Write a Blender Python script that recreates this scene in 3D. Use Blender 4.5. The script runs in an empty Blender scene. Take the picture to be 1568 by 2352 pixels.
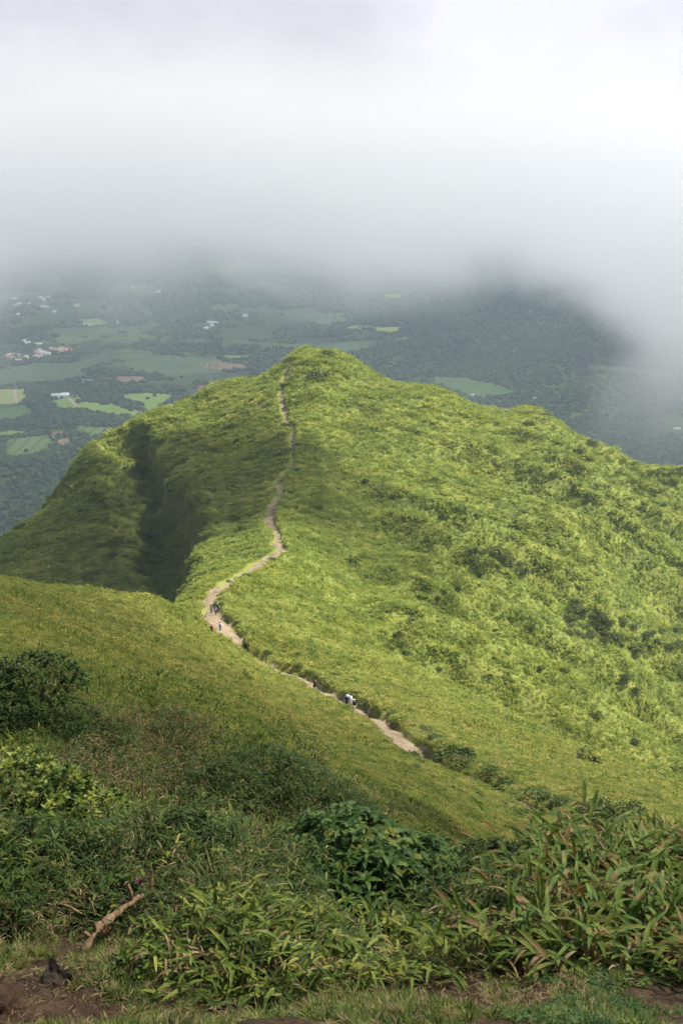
import bpy, bmesh, math, random
import numpy as np
from mathutils import Vector, Matrix, Euler
R = math.radians
scene = bpy.context.scene
COL = scene.collection

# ---------------------------------------------------------------- camera
FPX = 2522.0            # focal length in units of a 1568 x 2352 frame
PITCH = R(18.0)
CP, SP = math.cos(PITCH), math.sin(PITCH)
cam_d = bpy.data.cameras.new("camera")
cam = bpy.data.objects.new("camera", cam_d)
COL.objects.link(cam)
cam.rotation_euler = (R(90) - PITCH, 0, 0)
cam_d.sensor_fit = 'VERTICAL'
cam_d.sensor_height = 36.0
cam_d.sensor_width = 24.0
cam_d.lens = 36.0 * FPX / 2352.0
cam_d.clip_start = 0.1
cam_d.clip_end = 60000
scene.camera = cam

def P(X, Y, d):
    """point at forward distance d seen at photograph position X, Y"""
    vx = (X - 784.0) / FPX; vy = -(Y - 1176.0) / FPX
    dy = CP + vy * SP; dz = -SP + vy * CP
    return (vx * d / dy, d, dz * d / dy)

# ---------------------------------------------------------------- noise
def _hash(ix, iy, seed):
    h = (ix.astype(np.int64) * 374761393 + iy.astype(np.int64) * 668265263 + seed * 974634777) & 0xFFFFFFFF
    h = ((h ^ (h >> 13)) * 1274126177) & 0xFFFFFFFF
    h = h ^ (h >> 16)
    return h
def perlin(x, y, seed=0):
    x = np.asarray(x, float); y = np.asarray(y, float)
    ix = np.floor(x); iy = np.floor(y); fx = x - ix; fy = y - iy
    u = fx * fx * fx * (fx * (fx * 6 - 15) + 10); v = fy * fy * fy * (fy * (fy * 6 - 15) + 10)
    def g(a, b, dx, dy):
        th = _hash(ix + a, iy + b, seed) / 4294967296.0 * 2 * np.pi
        return np.cos(th) * dx + np.sin(th) * dy
    n00 = g(0, 0, fx, fy); n10 = g(1, 0, fx - 1, fy); n01 = g(0, 1, fx, fy - 1); n11 = g(1, 1, fx - 1, fy - 1)
    return ((n00 * (1 - u) + n10 * u) * (1 - v) + (n01 * (1 - u) + n11 * u) * v) * 1.5
def fbm(x, y, seed=0, oct=4, lac=2.03, gain=0.5):
    s = 0; a = 1
    for i in range(oct):
        s = s + a * perlin(x, y, seed + i * 17); x = x * lac + 3.1; y = y * lac - 1.7; a *= gain
    return s
def sstep(a, b, x):
    t = np.clip((x - a) / (b - a), 0, 1); return t * t * (3 - 2 * t)

# ---------------------------------------------------------------- terrain control points: X, Y, forward distance
CTRL = """
0 2352 3.2;0 2200 3.8;0 2140 4.2;0 1975 4.9;0 1925 5.6;0 1930 6.6;0 2050 9;0 1820 14;0 1740 17;0 1700 18.6;0 1640 19.6;0 1570 21;0 1520 33;0 1450 58;0 1380 95;0 1327 135;0 1400 185;0 1440 250;0 1400 330;0 1300 390;0 1240 430;0 1330 520;0 1500 650
200 2352 3.2;200 2210 3.8;200 2150 4.2;200 1990 4.9;200 1935 5.6;200 1940 6.6;200 2050 9;200 1840 14;200 1775 17;200 1745 18.6;200 1690 19.6;200 1622 21;200 1560 38;200 1490 66;200 1420 108;200 1352 150;200 1420 195;200 1440 260;200 1420 320;200 1340 372;200 1240 408;200 1140 445;200 1024 500;200 1070 560;200 1250 680
350 1372 168;350 1440 215;350 1450 270;350 1385 330;350 1300 372;350 1200 408;350 1100 452
345 1000 500;345 945 560;345 1010 640;345 1100 740
400 2352 3.2;400 2210 3.8;400 2150 4.2;400 1990 4.9;400 1945 5.6;400 1955 6.6;400 2060 9;400 1950 14;400 1880 18;400 1835 20;400 1755 21.5;400 1690 22.5;400 1635 48;400 1540 84;400 1460 125;400 1400 165
480 1345 207;470 1400 182;500 1300 255
440 1300 285;415 1230 380;440 1120 402;450 1180 362;465 1240 322
500 1050 450;500 1200 345;500 950 530;500 882 580;500 930 660;500 1040 760
600 2352 3.2;600 2220 3.8;600 2160 4.2;600 2020 4.9;600 1975 5.6;600 1985 6.6;600 2080 9;600 1990 14;600 1950 18;600 1895 20;600 1800 21.6;600 1732 22.8;600 1695 45;600 1640 76;600 1570 118;600 1517 152;560 1312 232
650 1260 262;640 1240 282;625 1180 335;650 1080 402;672 1022 432;668 950 495;650 885 545;660 845 580;686 804 605;725 806 604;765 808 602;686 850 680;686 950 780
800 2352 3.2;800 2200 3.9;800 2090 5;800 2010 6.3;800 2090 9;800 2010 14;800 1945 20;800 1870 24;800 1812 28;800 1752 48;800 1690 82;805 1615 120
722 1572 140;800 1540 158;850 1480 192;800 1400 232;800 1300 280;800 1200 335;800 1100 400;800 1000 460;800 900 535;800 818 600;800 860 670;800 960 770
1000 2352 3.2;1000 2230 3.9;1000 2100 5;1000 2020 6.3;1000 2120 9;1000 2030 15;1000 1965 22;1000 1905 28;1000 1865 36;1000 1822 50;980 1738 78;1000 1700 95;1000 1640 125;1000 1560 180;1000 1450 235;1000 1300 300;1000 1150 380;1000 1000 475;1000 892 570;1000 930 650;1000 1040 760
1200 2352 3.2;1200 2240 3.8;1200 2160 4.2;1200 2050 4.9;1200 2005 5.6;1200 2010 6.6;1200 2120 9;1200 2100 16;1230 2045 29;1200 1935 42;1200 1850 58;1200 1790 72;1200 1730 98;1200 1690 135;1200 1600 195;1200 1500 255;1200 1350 325;1200 1200 390;1200 1050 475;1230 940 550;1230 980 620;1230 1090 740
1400 2352 3.2;1400 2240 3.8;1400 2160 4.2;1400 2020 4.9;1400 1975 5.6;1400 1985 6.6;1400 2110 9;1400 2100 17;1400 2020 29;1400 1905 46;1400 1850 58;1400 1795 82;1400 1750 125;1400 1700 200;1400 1600 260;1400 1450 330;1400 1300 385;1400 1150 445;1400 1037 510;1400 1090 590;1400 1200 720
1568 2352 3.2;1568 2240 3.8;1568 2160 4.2;1568 2010 4.9;1568 1970 5.6;1568 1980 6.6;1568 2120 9;1568 2100 17;1568 2010 29;1568 1925 44;1568 1875 60;1568 1840 80;1568 1830 130;1568 1790 210;1568 1680 280;1568 1550 335;1568 1400 380;1568 1250 425;1568 1084 500;1568 1140 580;1568 1260 700
1850 2352 3.2;1850 2060 5;1850 2120 9;1850 2100 20;1850 1960 44;1850 1960 90;1850 1960 160;1850 1880 230;1850 1700 310;1850 1500 380;1850 1300 430;1850 1180 490;1850 1350 650
-300 2352 3.2;-300 2030 5.0;-300 2050 9;-300 1700 17;-300 1580 22;-300 1500 38;-300 1400 70;-300 1300 110;-300 1290 150;-300 1400 230;-300 1470 330;-300 1450 420;-300 1500 600
"""
_pts = []
for line in CTRL.strip().split("\n"):
    for t in line.split(";"):
        X, Y, d = [float(v) for v in t.split()]
        x, y, z = P(X, Y, d)
        r = math.hypot(x, y)
        _pts.append((math.atan2(x, y), math.log(r), z / r))
_pts = np.array(_pts)
SU = 5.0
def _phi(d2):
    return np.where(d2 > 1e-12, 0.5 * d2 * np.log(np.maximum(d2, 1e-12)), 0.0)
_A = np.stack([_pts[:, 0] * SU, _pts[:, 1]], 1)
_n = len(_A)
_D2 = ((_A[:, None, :] - _A[None, :, :]) ** 2).sum(-1)
_K = np.zeros((_n + 3, _n + 3))
_K[:_n, :_n] = _phi(_D2) + 1e-4 * np.eye(_n)
_K[:_n, _n] = 1; _K[:_n, _n + 1:] = _A; _K[_n, :_n] = 1; _K[_n + 1:, :_n] = _A.T
_W = np.linalg.solve(_K, np.concatenate([_pts[:, 2], np.zeros(3)]))
def _tps(u, v):
    u = u.ravel() * SU; v = v.ravel(); out = np.empty_like(u)
    for s in range(0, len(u), 20000):
        a = u[s:s + 20000]; b = v[s:s + 20000]
        d2 = (a[:, None] - _A[None, :, 0]) ** 2 + (b[:, None] - _A[None, :, 1]) ** 2
        out[s:s + 20000] = _phi(d2) @ _W[:_n] + _W[_n] + a * _W[_n + 1] + b * _W[_n + 2]
    return out

# log-polar table of the smooth relief, looked up bilinearly
TA0, TA1, TNA = -0.62, 0.62, 311
TL0, TL1, TNL = math.log(2.4), math.log(900.0), 500
_ta = np.linspace(TA0, TA1, TNA); _tl = np.linspace(TL0, TL1, TNL)
_ga, _gl = np.meshgrid(_ta, _tl, indexing='ij')
_T = _tps(_ga, _gl).reshape(TNA, TNL)
_T = np.clip(_T, -1.3, 0.1)
VALLEY = -615.0

def valley_h(x, y):
    h = VALLEY + 14 * fbm(x / 900.0, y / 900.0, 5, 4)
    # wooded hills on the right and the rising ground far off
    h = h + 230 * .8 * np.exp(-(((x - 1500) / 1100.0) ** 2 + ((y - 5200) / 1500.0) ** 2))
    h = h + 60 * np.exp(-(((x - 500) / 700.0) ** 2 + ((y - 3900) / 500.0) ** 2))
    h = h + 120 * np.exp(-(((x - 1500) / 500.0) ** 2 + ((y - 2900) / 700.0) ** 2))
    h = h + sstep(5200, 11000, y) * (260 + 160 * fbm(x / 1500.0, y / 1500.0, 9, 4))
    # ravine at the foot of the mountain on the left
    h = h - 30 * np.exp(-((y - 1750 - 0.3 * x) / 160.0) ** 2)
    return h

def ridged(n):
    return 1 - np.abs(n) * 2

# the trail: X, Y, forward distance, half width in metres
TRAIL_MAIN = [(1330, 2100, 17, .5), (1230, 2045, 29, .4), (1330, 1960, 38, .3), (1390, 1905, 46, .22), (1310, 1885, 51, .2), (1215, 1858, 57, .2), (1110, 1800, 67, .22), (1020, 1762, 74, .4), (975, 1722, 80, 1.5), (930, 1685, 90, 1.6), (880, 1655, 103, 1.4), (812, 1628, 118, 1.6),
              (770, 1598, 129, 1.4), (722, 1576, 140, 1.4), (680, 1545, 147, 2.6), (630, 1522, 151, 2.0), (580, 1495, 156, 1.9), (545, 1472, 160, 1.9), (515, 1445, 168, 3.2), (495, 1420, 175, 2.9), (488, 1398, 181, 1.9), (484, 1380, 188, 1.0), (478, 1366, 196, 1.9), (505, 1350, 205, 1.7), (530, 1334, 216, .9),
              (565, 1315, 230, 1.6), (600, 1298, 243, 2.6), (630, 1280, 253, 2.2), (648, 1262, 262, 1.7), (636, 1248, 274, 2.0), (640, 1225, 290, 1.5), (632, 1205, 306, 1.5), (618, 1185, 325, 2.8), (622, 1162, 345, 2.4), (640, 1135, 362, 1.8), (645, 1110, 380, 1.4), (636, 1098, 388, 1.3), (655, 1085, 398, 1.9), (672, 1072, 405, 1.5),
              (673, 1050, 417, .9), (672, 1022, 432, 1.4), (670, 1005, 446, 1.3), (674, 985, 462, 1.0), (661, 968, 476, .8), (656, 945, 495, 1.9), (650, 925, 512, 1.9), (646, 903, 528, 1.9), (648, 880, 548, 1.2), (655, 858, 566, 1.8), (662, 838, 582, 1.9), (668, 815, 598, 1.3)]
TRAIL_FORK = [(640, 1094, 391, .8), (627, 1104, 383, 1.0), (622, 1112, 377, .6)]
def trail_xy(tr):
    pts = np.array([(P(a, b, c)[0], P(a, b, c)[1], w * (.92 - .30 * float(sstep(200, 330, np.float64(c))))) for a, b, c, w in tr])
    out = []
    n = len(pts)
    for i in range(n - 1):
        p0 = pts[max(i - 1, 0)]; p1 = pts[i]; p2 = pts[i + 1]; p3 = pts[min(i + 2, n - 1)]
        m = 12
        for k in range(m):
            t = k / m
            out.append(0.5 * ((2 * p1) + (-p0 + p2) * t + (2 * p0 - 5 * p1 + 4 * p2 - p3) * t * t + (-p0 + 3 * p1 - 3 * p2 + p3) * t ** 3))
    out.append(pts[-1])
    return np.array(out)
TR_A = trail_xy(TRAIL_MAIN); TR_B = trail_xy(TRAIL_FORK)
def trail_dist(x, y):
    """signed offset (right of trail > 0), distance minus half width, for the nearest trail sample; computed near the trail only"""
    x = np.asarray(x, float).ravel(); y = np.asarray(y, float).ravel()
    best = np.full(x.shape, 99.0); side = np.zeros(x.shape)
    for T in (TR_A, TR_B):
        tan = np.gradient(T[:, :2], axis=0)
        # cull by y range buckets
        order = np.argsort(y); ys = y[order]
        for s in range(0, len(T), 6):
            seg = slice(s, min(s + 7, len(T)))
            q = T[seg]; tq = tan[seg]
            lo, hi = q[:, 1].min() - 12, q[:, 1].max() + 12
            i0, i1 = np.searchsorted(ys, lo), np.searchsorted(ys, hi)
            if i1 <= i0: continue
            idx = order[i0:i1]
            idx = idx[(x[idx] > q[:, 0].min() - 12) & (x[idx] < q[:, 0].max() + 12)]
            if len(idx) == 0: continue
            dx = x[idx][:, None] - q[None, :, 0]; dy = y[idx][:, None] - q[None, :, 1]
            dd = np.sqrt(dx * dx + dy * dy) - q[None, :, 2]
            j = dd.argmin(1); m = dd[np.arange(len(idx)), j]
            cr = dx[np.arange(len(idx)), j] * tq[j, 1] - dy[np.arange(len(idx)), j] * tq[j, 0]
            upd = m < best[idx]
            best[idx[upd]] = m[upd]; side[idx[upd]] = np.sign(cr[upd])
    return best, side

def H(x, y, detail=True):
    shp = np.shape(x)
    x = np.asarray(x, float).ravel(); y = np.asarray(y, float).ravel()
    r = np.hypot(x, y) + 1e-6
    az = np.arctan2(x, y); azc = np.clip(az, TA0, TA1)
    l = np.clip(np.log(r), TL0, TL1 - 1e-6)
    fa = (azc - TA0) / (TA1 - TA0) * (TNA - 1); fl = (l - TL0) / (TL1 - TL0) * (TNL - 1)
    ia = np.minimum(fa.astype(int), TNA - 2); il = np.minimum(fl.astype(int), TNL - 2)
    fa -= ia; fl -= il
    ratio = (_T[ia, il] * (1 - fa) + _T[ia + 1, il] * fa) * (1 - fl) + (_T[ia, il + 1] * (1 - fa) + _T[ia + 1, il + 1] * fa) * fl
    t = sstep(0.62, 2.4, np.abs(az))
    z = ratio * r * (1 - t) + (-1.66 + 0.006 * np.minimum(r, 640)) * t
    near = sstep(1.2, 3.0, r)
    z = z * near + (-1.66) * (1 - near)
    if detail:
        a = sstep(12, 60, r)
        # gullies running down the bright right-hand face
        mr = sstep(0, 40, x + 8) * sstep(130, 230, y) * (1 - sstep(480, 580, r))
        ux = x * 0.84 - y * 0.55; uy = x * 0.55 + y * 0.84
        wob = 6 * fbm(x / 60, y / 60, 31, 2)
        z = z + mr * sstep(-60, 40, x - (y - 300) * .35) * 10.0 * (ridged(perlin((uy + wob) / 42.0, ux / 150.0, 33)) - 0.5) + mr * 0.5 * (ridged(perlin((uy + wob) / 9.0, ux / 60.0, 35)) - 0.5)
        # fluted cliff on the left
        e0 = np.array(P(330, 1000, 505)[:2]); e1 = np.array(P(470, 1240, 318)[:2])
        L = np.linalg.norm(e1 - e0); tn = (e1 - e0) / L; nn = np.array([tn[1], -tn[0]])
        al = (x - e0[0]) * tn[0] + (y - e0[1]) * tn[1]; ac = (x - e0[0]) * nn[0] + (y - e0[1]) * nn[1]
        ml = np.exp(-((ac - 0) / 16.0) ** 2) * sstep(-25, 20, al) * (1 - sstep(L - 15, L + 20, al))
        z = z + ml * 6.5 * (ridged(perlin(al / 13.0, ac / 70.0, 41)) - .6) + ml * 3.0 * (ridged(perlin(al / 5.0, ac / 40.0, 43)) - .6)
        # sharp brink of that cliff: the ground left of the edge line drops away
        E = np.array([P(*q)[:2] for q in ((325, 985, 520), (345, 1008, 497), (380, 1045, 462), (420, 1110, 408), (450, 1165, 368), (482, 1205, 343), (462, 1235, 318), (445, 1262, 300), (432, 1310, 272))])
        sel = np.nonzero((x > -150) & (x < -5) & (y > 240) & (y < 560))[0]
        if len(sel):
            px = x[sel] + 7.5 * fbm(x[sel] / 17, y[sel] / 17, 45, 3); py = y[sel] + 7.5 * fbm(x[sel] / 17, y[sel] / 17, 47, 3)
            bd = np.full(len(sel), 1e9); sg = np.zeros(len(sel)); endf = np.ones(len(sel))
            for k in range(len(E) - 1):
                a_, b_ = E[k], E[k + 1]; ab = b_ - a_; tt = np.clip(((px - a_[0]) * ab[0] + (py - a_[1]) * ab[1]) / (ab @ ab), 0, 1)
                qx = px - a_[0] - tt * ab[0]; qy = py - a_[1] - tt * ab[1]; dd = np.hypot(qx, qy)
                cr = ab[0] * (py - a_[1]) - ab[1] * (px - a_[0])
                u_ = dd < bd; bd[u_] = dd[u_]; sg[u_] = np.sign(cr[u_])[()] if np.ndim(cr) == 0 else np.sign(cr[u_])
            sd2 = -bd * sg            # > 0 on the left (shaded) side
            alo = sstep(255, 285, y[sel]) * (1 - sstep(500, 545, y[sel]))
            flute = .75 + .5 * ridged(perlin(al[sel] / 7.0, al[sel] * 0, 49))
            z[sel] -= alo * 13.0 * flute * sstep(-.8, 3.5, sd2) * (1 - sstep(6, 28, sd2))
        # general unevenness
        z = z + a * (0.9 * fbm(x / 38, y / 38, 3, 3) + 0.16 * fbm(x / 6.0, y / 6.0, 7, 3)) * (0.35 + 0.65 * sstep(100, 260, r))
        z = z + (1 - a) * (0.10 * fbm(x / 1.3, y / 1.3, 13, 4)) * sstep(2, 4, r)
        z = z + a * 0.12 * fbm(x / 1.7, y / 1.7, 19, 2) * (0.3 + 0.7 * sstep(150, 260, r))
    far = sstep(640, 1150, r + 60 * fbm(az * 9, r / 300, 51, 3) if detail else r)
    vh = valley_h(x, y)
    z = z * (1 - far) + vh * far
    return z.reshape(shp)

def H1(x, y):
    return float(H(np.array([x]), np.array([y]))[0])
# ---------------------------------------------------------------- mesh + tag helpers
def tag(o, label=None, cat=None, group=None, kind=None):
    if label: o["label"] = label
    if cat: o["category"] = cat
    if group: o["group"] = group
    if kind: o["kind"] = kind
    elif cat: o["kind"] = "thing"
    return o
def mesh_np(name, verts, faces, mat=None, smooth=False, parent=None, link=True, mats=None, midx=None):
    """faces: (n,k) int array"""
    me = bpy.data.meshes.new(name)
    verts = np.asarray(verts, dtype=np.float32); faces = np.asarray(faces, dtype=np.int32)
    k = faces.shape[1]
    me.vertices.add(len(verts)); me.vertices.foreach_set("co", verts.ravel())
    me.loops.add(faces.size); me.loops.foreach_set("vertex_index", faces.ravel())
    me.polygons.add(len(faces)); me.polygons.foreach_set("loop_start", np.arange(0, faces.size, k, dtype=np.int32))
    me.polygons.foreach_set("loop_total", np.full(len(faces), k, dtype=np.int32))
    if smooth: me.polygons.foreach_set("use_smooth", np.ones(len(faces), dtype=bool))
    for m in (mats or ([mat] if mat else [])): me.materials.append(m)
    if midx is not None: me.polygons.foreach_set("material_index", np.asarray(midx, dtype=np.int32))
    me.update(calc_edges=True)
    o = bpy.data.objects.new(name, me)
    if link: COL.objects.link(o)
    if parent: o.parent = parent
    return o
def empty(name, loc, rz=0.0, scale=1.0):
    o = bpy.data.objects.new(name, None); COL.objects.link(o)
    o.location = loc; o.rotation_euler = (0, 0, rz); o.scale = (scale,) * 3
    o.empty_display_size = 0.2
    return o

# ---------------------------------------------------------------- material helpers
class NT:
    def __init__(self, name, disp=False):
        self.m = bpy.data.materials.new(name); self.m.use_nodes = True
        self.t = self.m.node_tree; self.t.nodes.clear()
        self.out = self.t.nodes.new("ShaderNodeOutputMaterial")
    def n(self, typ, **kw):
        nd = self.t.nodes.new(typ)
        for k, v in kw.items():
            if k.startswith("i_"):
                key = k[2:]
                sock = nd.inputs[int(key)] if key.isdigit() else nd.inputs[key.replace("_", " ")]
                if hasattr(v, "links") or isinstance(v, bpy.types.NodeSocket): self.t.links.new(v, sock)
                else: sock.default_value = v
            else: setattr(nd, k, v)
        return nd
    def link(self, a, b): self.t.links.new(a, b)
    def noise(self, vec, scale, detail=3, rough=.55, dist=0.0):
        nd = self.n("ShaderNodeTexNoise"); self.link(vec, nd.inputs["Vector"])
        nd.inputs["Scale"].default_value = scale; nd.inputs["Detail"].default_value = detail; nd.inputs["Roughness"].default_value = rough; nd.inputs["Distortion"].default_value = dist
        return nd.outputs["Fac"]
    def ramp(self, fac, stops):
        nd = self.n("ShaderNodeValToRGB"); self.link(fac, nd.inputs[0]); e = nd.color_ramp.elements
        while len(e) < len(stops): e.new(0.5)
        for el, (p, c) in zip(e, stops):
            el.position = p; el.color = (c[0], c[1], c[2], 1) if not isinstance(c, (int, float)) else (c, c, c, 1)
        return nd.outputs[0]
    def mix(self, fac, a, b, mode='MIX'):
        nd = self.n("ShaderNodeMix", data_type='RGBA', blend_type=mode)
        for s, v in ((nd.inputs[0], fac), (nd.inputs[6], a), (nd.inputs[7], b)):
            if isinstance(v, bpy.types.NodeSocket): self.link(v, s)
            elif isinstance(v, (int, float)): s.default_value = v
            else: s.default_value = (v[0], v[1], v[2], 1)
        return nd.outputs[2]
    def math(self, op, a, b=0.0, c=0.0, clamp=False):
        nd = self.n("ShaderNodeMath", operation=op, use_clamp=clamp)
        for s, v in zip(nd.inputs, (a, b, c)):
            if isinstance(v, bpy.types.NodeSocket): self.link(v, s)
            else: s.default_value = v
        return nd.outputs[0]
    def pos(self): return self.n("ShaderNodeNewGeometry").outputs["Position"]
    def principled(self, col, rough=.6, spec=.3, bump=None, bstr=.3, bdist=.02, **kw):
        b = self.n("ShaderNodeBsdfPrincipled")
        if isinstance(col, bpy.types.NodeSocket): self.link(col, b.inputs["Base Color"])
        else: b.inputs["Base Color"].default_value = (*col, 1)
        b.inputs["Roughness"].default_value = rough; b.inputs["Specular IOR Level"].default_value = spec
        if bump is not None:
            bn = self.n("ShaderNodeBump"); bn.inputs["Strength"].default_value = bstr; bn.inputs["Distance"].default_value = bdist
            self.link(bump, bn.inputs["Height"]); self.link(bn.outputs[0], b.inputs["Normal"])
        for k, v in kw.items(): b.inputs[k].default_value = v
        self.link(b.outputs[0], self.out.inputs["Surface"])
        return b
def simple(name, col, rough=.7, spec=.25, var=.12, scale=6.0):
    t = NT(name); f = t.noise(t.n("ShaderNodeTexCoord").outputs["Object"], scale, 4)
    c = t.mix(t.math('MULTIPLY', f, 1.0), tuple(v * (1 - var * 2) for v in col), tuple(min(1, v * (1 + var * 2)) for v in col))
    t.principled(c, rough, spec); return t.m

def slope_colour(t):
    """the mountain's plant colours as patches over world position; returns colour socket"""
    p = t.pos()
    big = t.noise(p, 0.022, 4, .55, .6)
    mid = t.noise(p, 0.09, 3, .5, .3)
    sm = t.noise(p, 0.55, 5, .72)
    sepx = t.n("ShaderNodeSeparateXYZ"); t.link(p, sepx.inputs[0])
    base = t.ramp(mid, [(0.30, (.150, .205, .036)), (.45, (.215, .275, .045)), (.58, (.275, .330, .058)), (.72, (.34, .375, .088))])
    warm = t.ramp(sm, [(0.32, (.060, .085, .024)), (.43, (.14, .165, .040)), (.52, (.26, .255, .065)), (.62, (.36, .28, .12)), (.72, (.20, .12, .06))])
    # drier, browner plants on the near slope; lush ones far
    nr = t.n("ShaderNodeMapRange"); t.link(sepx.outputs[1], nr.inputs[0])
    nr.inputs[1].default_value = 90; nr.inputs[2].default_value = 230; nr.inputs[3].default_value = 0.85; nr.inputs[4].default_value = 0.22
    c = t.mix(nr.outputs[0], base, warm)
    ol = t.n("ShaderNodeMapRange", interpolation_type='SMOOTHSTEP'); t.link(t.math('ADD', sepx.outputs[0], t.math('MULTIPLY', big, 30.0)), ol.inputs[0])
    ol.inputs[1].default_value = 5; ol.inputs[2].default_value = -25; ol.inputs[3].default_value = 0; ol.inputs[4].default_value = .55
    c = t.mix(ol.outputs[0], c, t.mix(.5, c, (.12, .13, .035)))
    f2 = t.ramp(big, [(0.38, 0.0), (.56, 1.0)])
    c2 = t.mix(.3, c, (.13, .19, .035))
    return t.mix(f2, c2, c), p
# ---------------------------------------------------------------- light
SUN_AZ, SUN_EL = R(74), R(52)
sd = bpy.data.lights.new("sun", 'SUN'); sd.energy = 5.0; sd.angle = R(0.8); sd.color = (1.0, .945, .83)
so = bpy.data.objects.new("sun", sd); COL.objects.link(so)
sv = Vector((math.sin(SUN_AZ) * math.cos(SUN_EL), math.cos(SUN_AZ) * math.cos(SUN_EL), math.sin(SUN_EL)))
so.rotation_euler = sv.to_track_quat('Z', 'Y').to_euler()
so.location = (200, 0, 300)
w = bpy.data.worlds.new("World"); scene.world = w; w.use_nodes = True
wt = w.node_tree; wt.nodes.clear()
wo = wt.nodes.new("ShaderNodeOutputWorld"); wb = wt.nodes.new("ShaderNodeBackground")
sky = wt.nodes.new("ShaderNodeTexSky"); sky.sky_type = 'NISHITA'; sky.sun_disc = False
sky.sun_elevation = SUN_EL; sky.sun_rotation = SUN_AZ
# broken cloud cover over the sky
tc = wt.nodes.new("ShaderNodeTexCoord")
mp = wt.nodes.new("ShaderNodeMapping"); mp.inputs["Scale"].default_value = (1, 1, 1.6); mp.inputs["Location"].default_value = (.35, .2, .1)
wt.links.new(tc.outputs["Generated"], mp.inputs[0])
cn = wt.nodes.new("ShaderNodeTexNoise"); cn.inputs["Scale"].default_value = 3.1; cn.inputs["Detail"].default_value = 6; cn.inputs["Roughness"].default_value = .5
wt.links.new(mp.outputs[0], cn.inputs["Vector"])
cr = wt.nodes.new("ShaderNodeValToRGB"); cr.color_ramp.elements[0].position = .36; cr.color_ramp.elements[0].color = (5.3, 5.5, 6.3, 1); cr.color_ramp.elements[1].position = .62; cr.color_ramp.elements[1].color = (9.0, 9.2, 10.0, 1)
wt.links.new(cn.outputs["Fac"], cr.inputs[0])
mx = wt.nodes.new("ShaderNodeMix"); mx.data_type = 'RGBA'; 
sz = wt.nodes.new("ShaderNodeSeparateXYZ"); wt.links.new(tc.outputs["Generated"], sz.inputs[0])
mf = wt.nodes.new("ShaderNodeMapRange"); wt.links.new(sz.outputs[2], mf.inputs[0])
mf.inputs[1].default_value = .20; mf.inputs[2].default_value = .60; mf.inputs[3].default_value = .96; mf.inputs[4].default_value = .05
wt.links.new(mf.outputs[0], mx.inputs[0])
wt.links.new(sky.outputs[0], mx.inputs[6]); wt.links.new(cr.outputs[0], mx.inputs[7])
wt.links.new(mx.outputs[2], wb.inputs[0]); wb.inputs[1].default_value = .060
wt.links.new(wb.outputs[0], wo.inputs[0])
vs = scene.view_settings; vs.view_transform = 'Standard'; vs.look = 'None'; vs.exposure = 0.80; vs.gamma = 1.0
cy = scene.cycles
cy.max_bounces = 10; cy.diffuse_bounces = 2; cy.glossy_bounces = 1; cy.transmission_bounces = 2; cy.transparent_max_bounces = 8
cy.volume_bounces = 8; cy.volume_step_rate = 1.0; cy.volume_max_steps = 256
cy.use_denoising = True
try:
    cy.denoiser = 'OPENIMAGEDENOISE'; cy.denoising_input_passes = 'RGB_ALBEDO_NORMAL'
except Exception: pass
cy.sample_clamp_indirect = 4.0
scene.render.use_persistent_data = False

# ---------------------------------------------------------------- terrain sheet (log-polar grid round the viewpoint)
def polar_sheet(name, azs, rs, mat, flip=False):
    A, L = np.meshgrid(azs, rs, indexing='ij')
    x = np.sin(A) * L; y = np.cos(A) * L
    z = H(x, y)
    td, sd_ = trail_dist(x, y)
    td = td.reshape(x.shape); sd_ = sd_.reshape(x.shape)
    z = z - trail_cut(td, sd_, x, y)
    V = np.stack([x, y, z], -1).reshape(-1, 3)
    na, nr = A.shape
    i = np.arange(na - 1)[:, None] * nr + np.arange(nr - 1)[None, :]
    F = np.stack([i, i + 1, i + nr + 1, i + nr], -1).reshape(-1, 4)
    o = mesh_np(name, V, F, mat, smooth=True)
    return o
def trail_cut(td, side, x, y):
    """how far the trail is worn into the slope: shallow floor with a steeper bank on its uphill (right) side"""
    r = np.hypot(x, y)
    floor = 1 - sstep(-.25, .15, td)
    wob = .5 + .9 * np.clip(fbm(x / 9.0, y / 9.0, 77, 2) + .5, 0, 1.3)
    dep = .35 * floor + .9 * wob * (1 - sstep(-.2, .5, td)) * 1.0
    rim = np.where(side > 0, 1, 0) * .75 * wob * np.exp(-((td - 1.3) / 1.0) ** 2) * (td > 0)
    return dep * .62 - rim
def HG(x, y):
    x = np.atleast_1d(np.asarray(x, float)); y = np.atleast_1d(np.asarray(y, float))
    td, s = trail_dist(x, y)
    return H(x, y) - trail_cut(td, s, x, y)
def hg(x, y): return float(HG(x, y)[0])
def on_ground(X, Y, d):
    x, y, z = P(X, Y, d); return Vector((x, y, hg(x, y)))
def cast(X, Y, d0=2.5, d1=640.0, skip=0):
    """march the sight line of a photograph position to the ground"""
    ds = np.exp(np.linspace(math.log(d0), math.log(d1), 1500))
    q = np.array(P(X, Y, 1.0)); x = q[0] * ds; y = ds; z = q[2] * ds
    g = HG(x, y); hit = np.nonzero(z < g)[0]
    if len(hit) == 0: return None
    i = hit[0]; return Vector((x[i], y[i], g[i]))

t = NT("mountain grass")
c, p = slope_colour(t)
# bare steep banks: brown earth where the ground is near vertical
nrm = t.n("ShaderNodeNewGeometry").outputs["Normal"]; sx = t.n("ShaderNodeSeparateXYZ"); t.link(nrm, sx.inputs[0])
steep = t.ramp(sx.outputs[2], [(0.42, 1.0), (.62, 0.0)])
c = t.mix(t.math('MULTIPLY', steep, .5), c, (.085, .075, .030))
c = t.mix(.25, c, (.085, .082, .034))
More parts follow.
